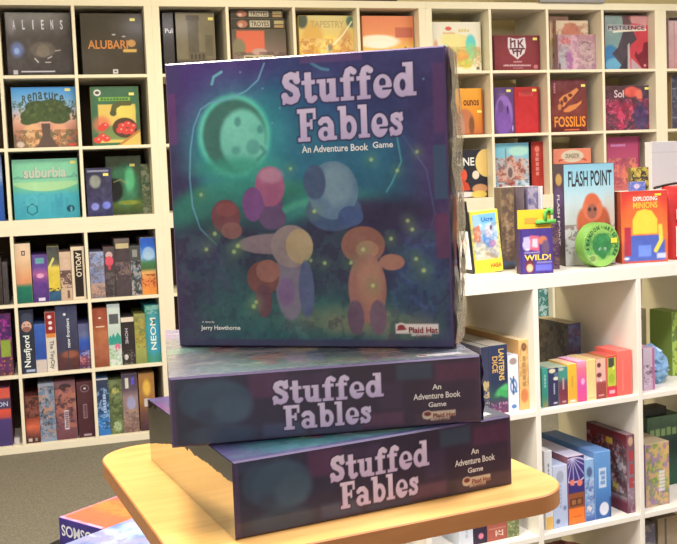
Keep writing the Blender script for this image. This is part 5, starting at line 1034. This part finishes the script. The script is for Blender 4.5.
# ------------------------------------------------------------------ boxes on a low stool, lower left
ZK = -.56
def zpt(x, y, z):
    d = ray(x, y); t = (z-CAM[2])/d[2]; q = CAM+t*d; return q[:2]
p0, p1, p2 = zpt(58.5, 517, ZK), zpt(99, 528.3, ZK), zpt(106.5, 499.5, ZK)
yk = math.atan2(p1[1]-p0[1], p1[0]-p0[0])
set_tint(236, 228, 214)
kf = Frame((p0[0], p0[1], ZK-.075), yk)
KW = .295
kd = float(np.linalg.norm(p2-p0))
game_box('board_game_box', 'indigo box with upside-down white capitals and an orange top, below the table at lower left', 'game box', kf, KW/2, 0, .0003, KW, KW, .0745, lambda a: a.f(62, 50, 124).n(6, 6),
         texts=[('KOSMOS', .25, .62, .44, .36, (226, 222, 236), 180)], mat=M_GLOSS, side=(90, 70, 140), res=.003,
         topart=lambda a: a.g((0, (176, 96, 70)), (.3, (190, 104, 66)), (.6, (170, 90, 80)), (1, (110, 84, 120))).e(.35, .4, .4, .14, (206, 126, 60), .08, .8).r(0, 0, .5, .03, (190, 160, 210), .02).r(0, 0, .03, 1, (170, 130, 160), .03, .7).busy([(190, 90, 60)], 7, .4, 0, .6), group='boxes on the low stool')
q0, q1 = zpt(66, 543.5, ZK+.06), zpt(133, 518, ZK+.06)
yb = math.atan2(q1[1]-q0[1], q1[0]-q0[0])
bf = Frame((q0[0], q0[1], ZK+.0006), yb)
bw = .29
game_box('board_game_box', 'pale blue and white glossy box lying across the indigo box at lower left', 'game box', bf, bw/2-.03, -.2, 0, bw, .2, .0594, lambda a: a.f(190, 200, 230).n(6, 6), mat=M_GLOSS, side=(170, 186, 226), res=.004,
         topart=lambda a: a.g((0, (120, 130, 166)), (1, (96, 116, 166))).e(.35, .8, .14, .3, (150, 156, 180), .1).e(.75, .7, .3, .3, (150, 180, 230), .1).e(.9, .4, .2, .2, (70, 60, 90), .08, .8).busy([(110, 100, 130), (150, 140, 150)], 6, .5), group='boxes on the low stool')
stool = empty('low_stool', Matrix.Translation((p0[0]+.17, p0[1]-.02, FLOOR)) @ Matrix.Rotation(yk, 4, 'Z'))
tag(stool, 'low dark stool under the indigo box, below the lower left edge of the photo', 'stool')
hs_ = ZK-.075-FLOOR
b = MB(); b.prism(rrect(-.17, .22, -.14, .31, .04), hs_-.025, hs_); b.build('stool_top', M_DARKMET, stool)
for sx, sy in ((-.14, -.11), (.19, -.11), (-.14, .28), (.19, .28)):
    b = MB(); b.box(sx-.015, sx+.015, sy-.015, sy+.015, 0, hs_-.0255); b.build('leg', M_DARKMET, stool)

# hanging sign above the right-hand unit
sg = MB(); x0_, z0_ = WALLF.aty(540, 1.8, -.02); x1_ = WALLF.aty(605, 1.8, -.02)[0]
sg.box(x0_, x1_, -.022, -.004, 1.1135, 1.40, albedo((150, 146, 150)))
so = sg.build('sign_board', M_CARD); tag(so, 'grey board standing on top of the right-hand shelf unit, only its lower edge in view', 'board')

# ------------------------------------------------------------------ light: ceiling panels and daylight-white lamps of the shop
def lamp(name, loc, size, size_y, power, col, rot=(0, 0, 0)):
    d = bpy.data.lights.new(name, 'AREA'); d.shape = 'RECTANGLE'; d.size = size; d.size_y = size_y; d.energy = power; d.color = col
    o = bpy.data.objects.new(name, d); COL.objects.link(o); o.location = loc; o.rotation_euler = rot
WARM = (1.0, .83, .46); NEUT = (1.0, .96, .95)
lamp('ceiling_lamp', (-2.0, -1.6, CEIL-.02), 1.2, .5, 35, WARM)
lamp('ceiling_lamp', (.4, -1.5, CEIL-.02), 1.2, .5, 41, WARM)
lamp('ceiling_lamp', (-.65, -3.5, CEIL-.02), .6, .6, 75, (1, .9, .74))
lamp('ceiling_lamp', (2.6, -1.5, CEIL-.02), 1.2, .5, 50, (1, .9, .66))
lamp('ceiling_lamp', (-1.9, -4.6, CEIL-.02), 1.2, .6, 30, NEUT)
lamp('ceiling_lamp', (.5, -4.0, CEIL-.02), .6, .3, 64, (.97, .93, 1))
lamp('ceiling_lamp', (-.4, -6.6, CEIL-.02), 1.2, .6, 46, NEUT)
lamp('ceiling_lamp', (2.6, -4.6, CEIL-.02), 1.2, .6, 36, (1, .95, .97))
wd = bpy.data.worlds.new('world'); S.world = wd; wd.use_nodes = True
wd.node_tree.nodes['Background'].inputs['Color'].default_value = (1, .95, .88, 1)
wd.node_tree.nodes['Background'].inputs['Strength'].default_value = .3

S.view_settings.view_transform = 'Standard'
S.view_settings.look = 'None'
S.view_settings.gamma = 1
S.view_settings.use_curve_mapping = False
S.view_settings.exposure = 0.0
S.cycles.use_denoising = True
S.cycles.max_bounces = 8
S.cycles.transparent_max_bounces = 12
S.cycles.caustics_reflective = False
S.cycles.caustics_refractive = False
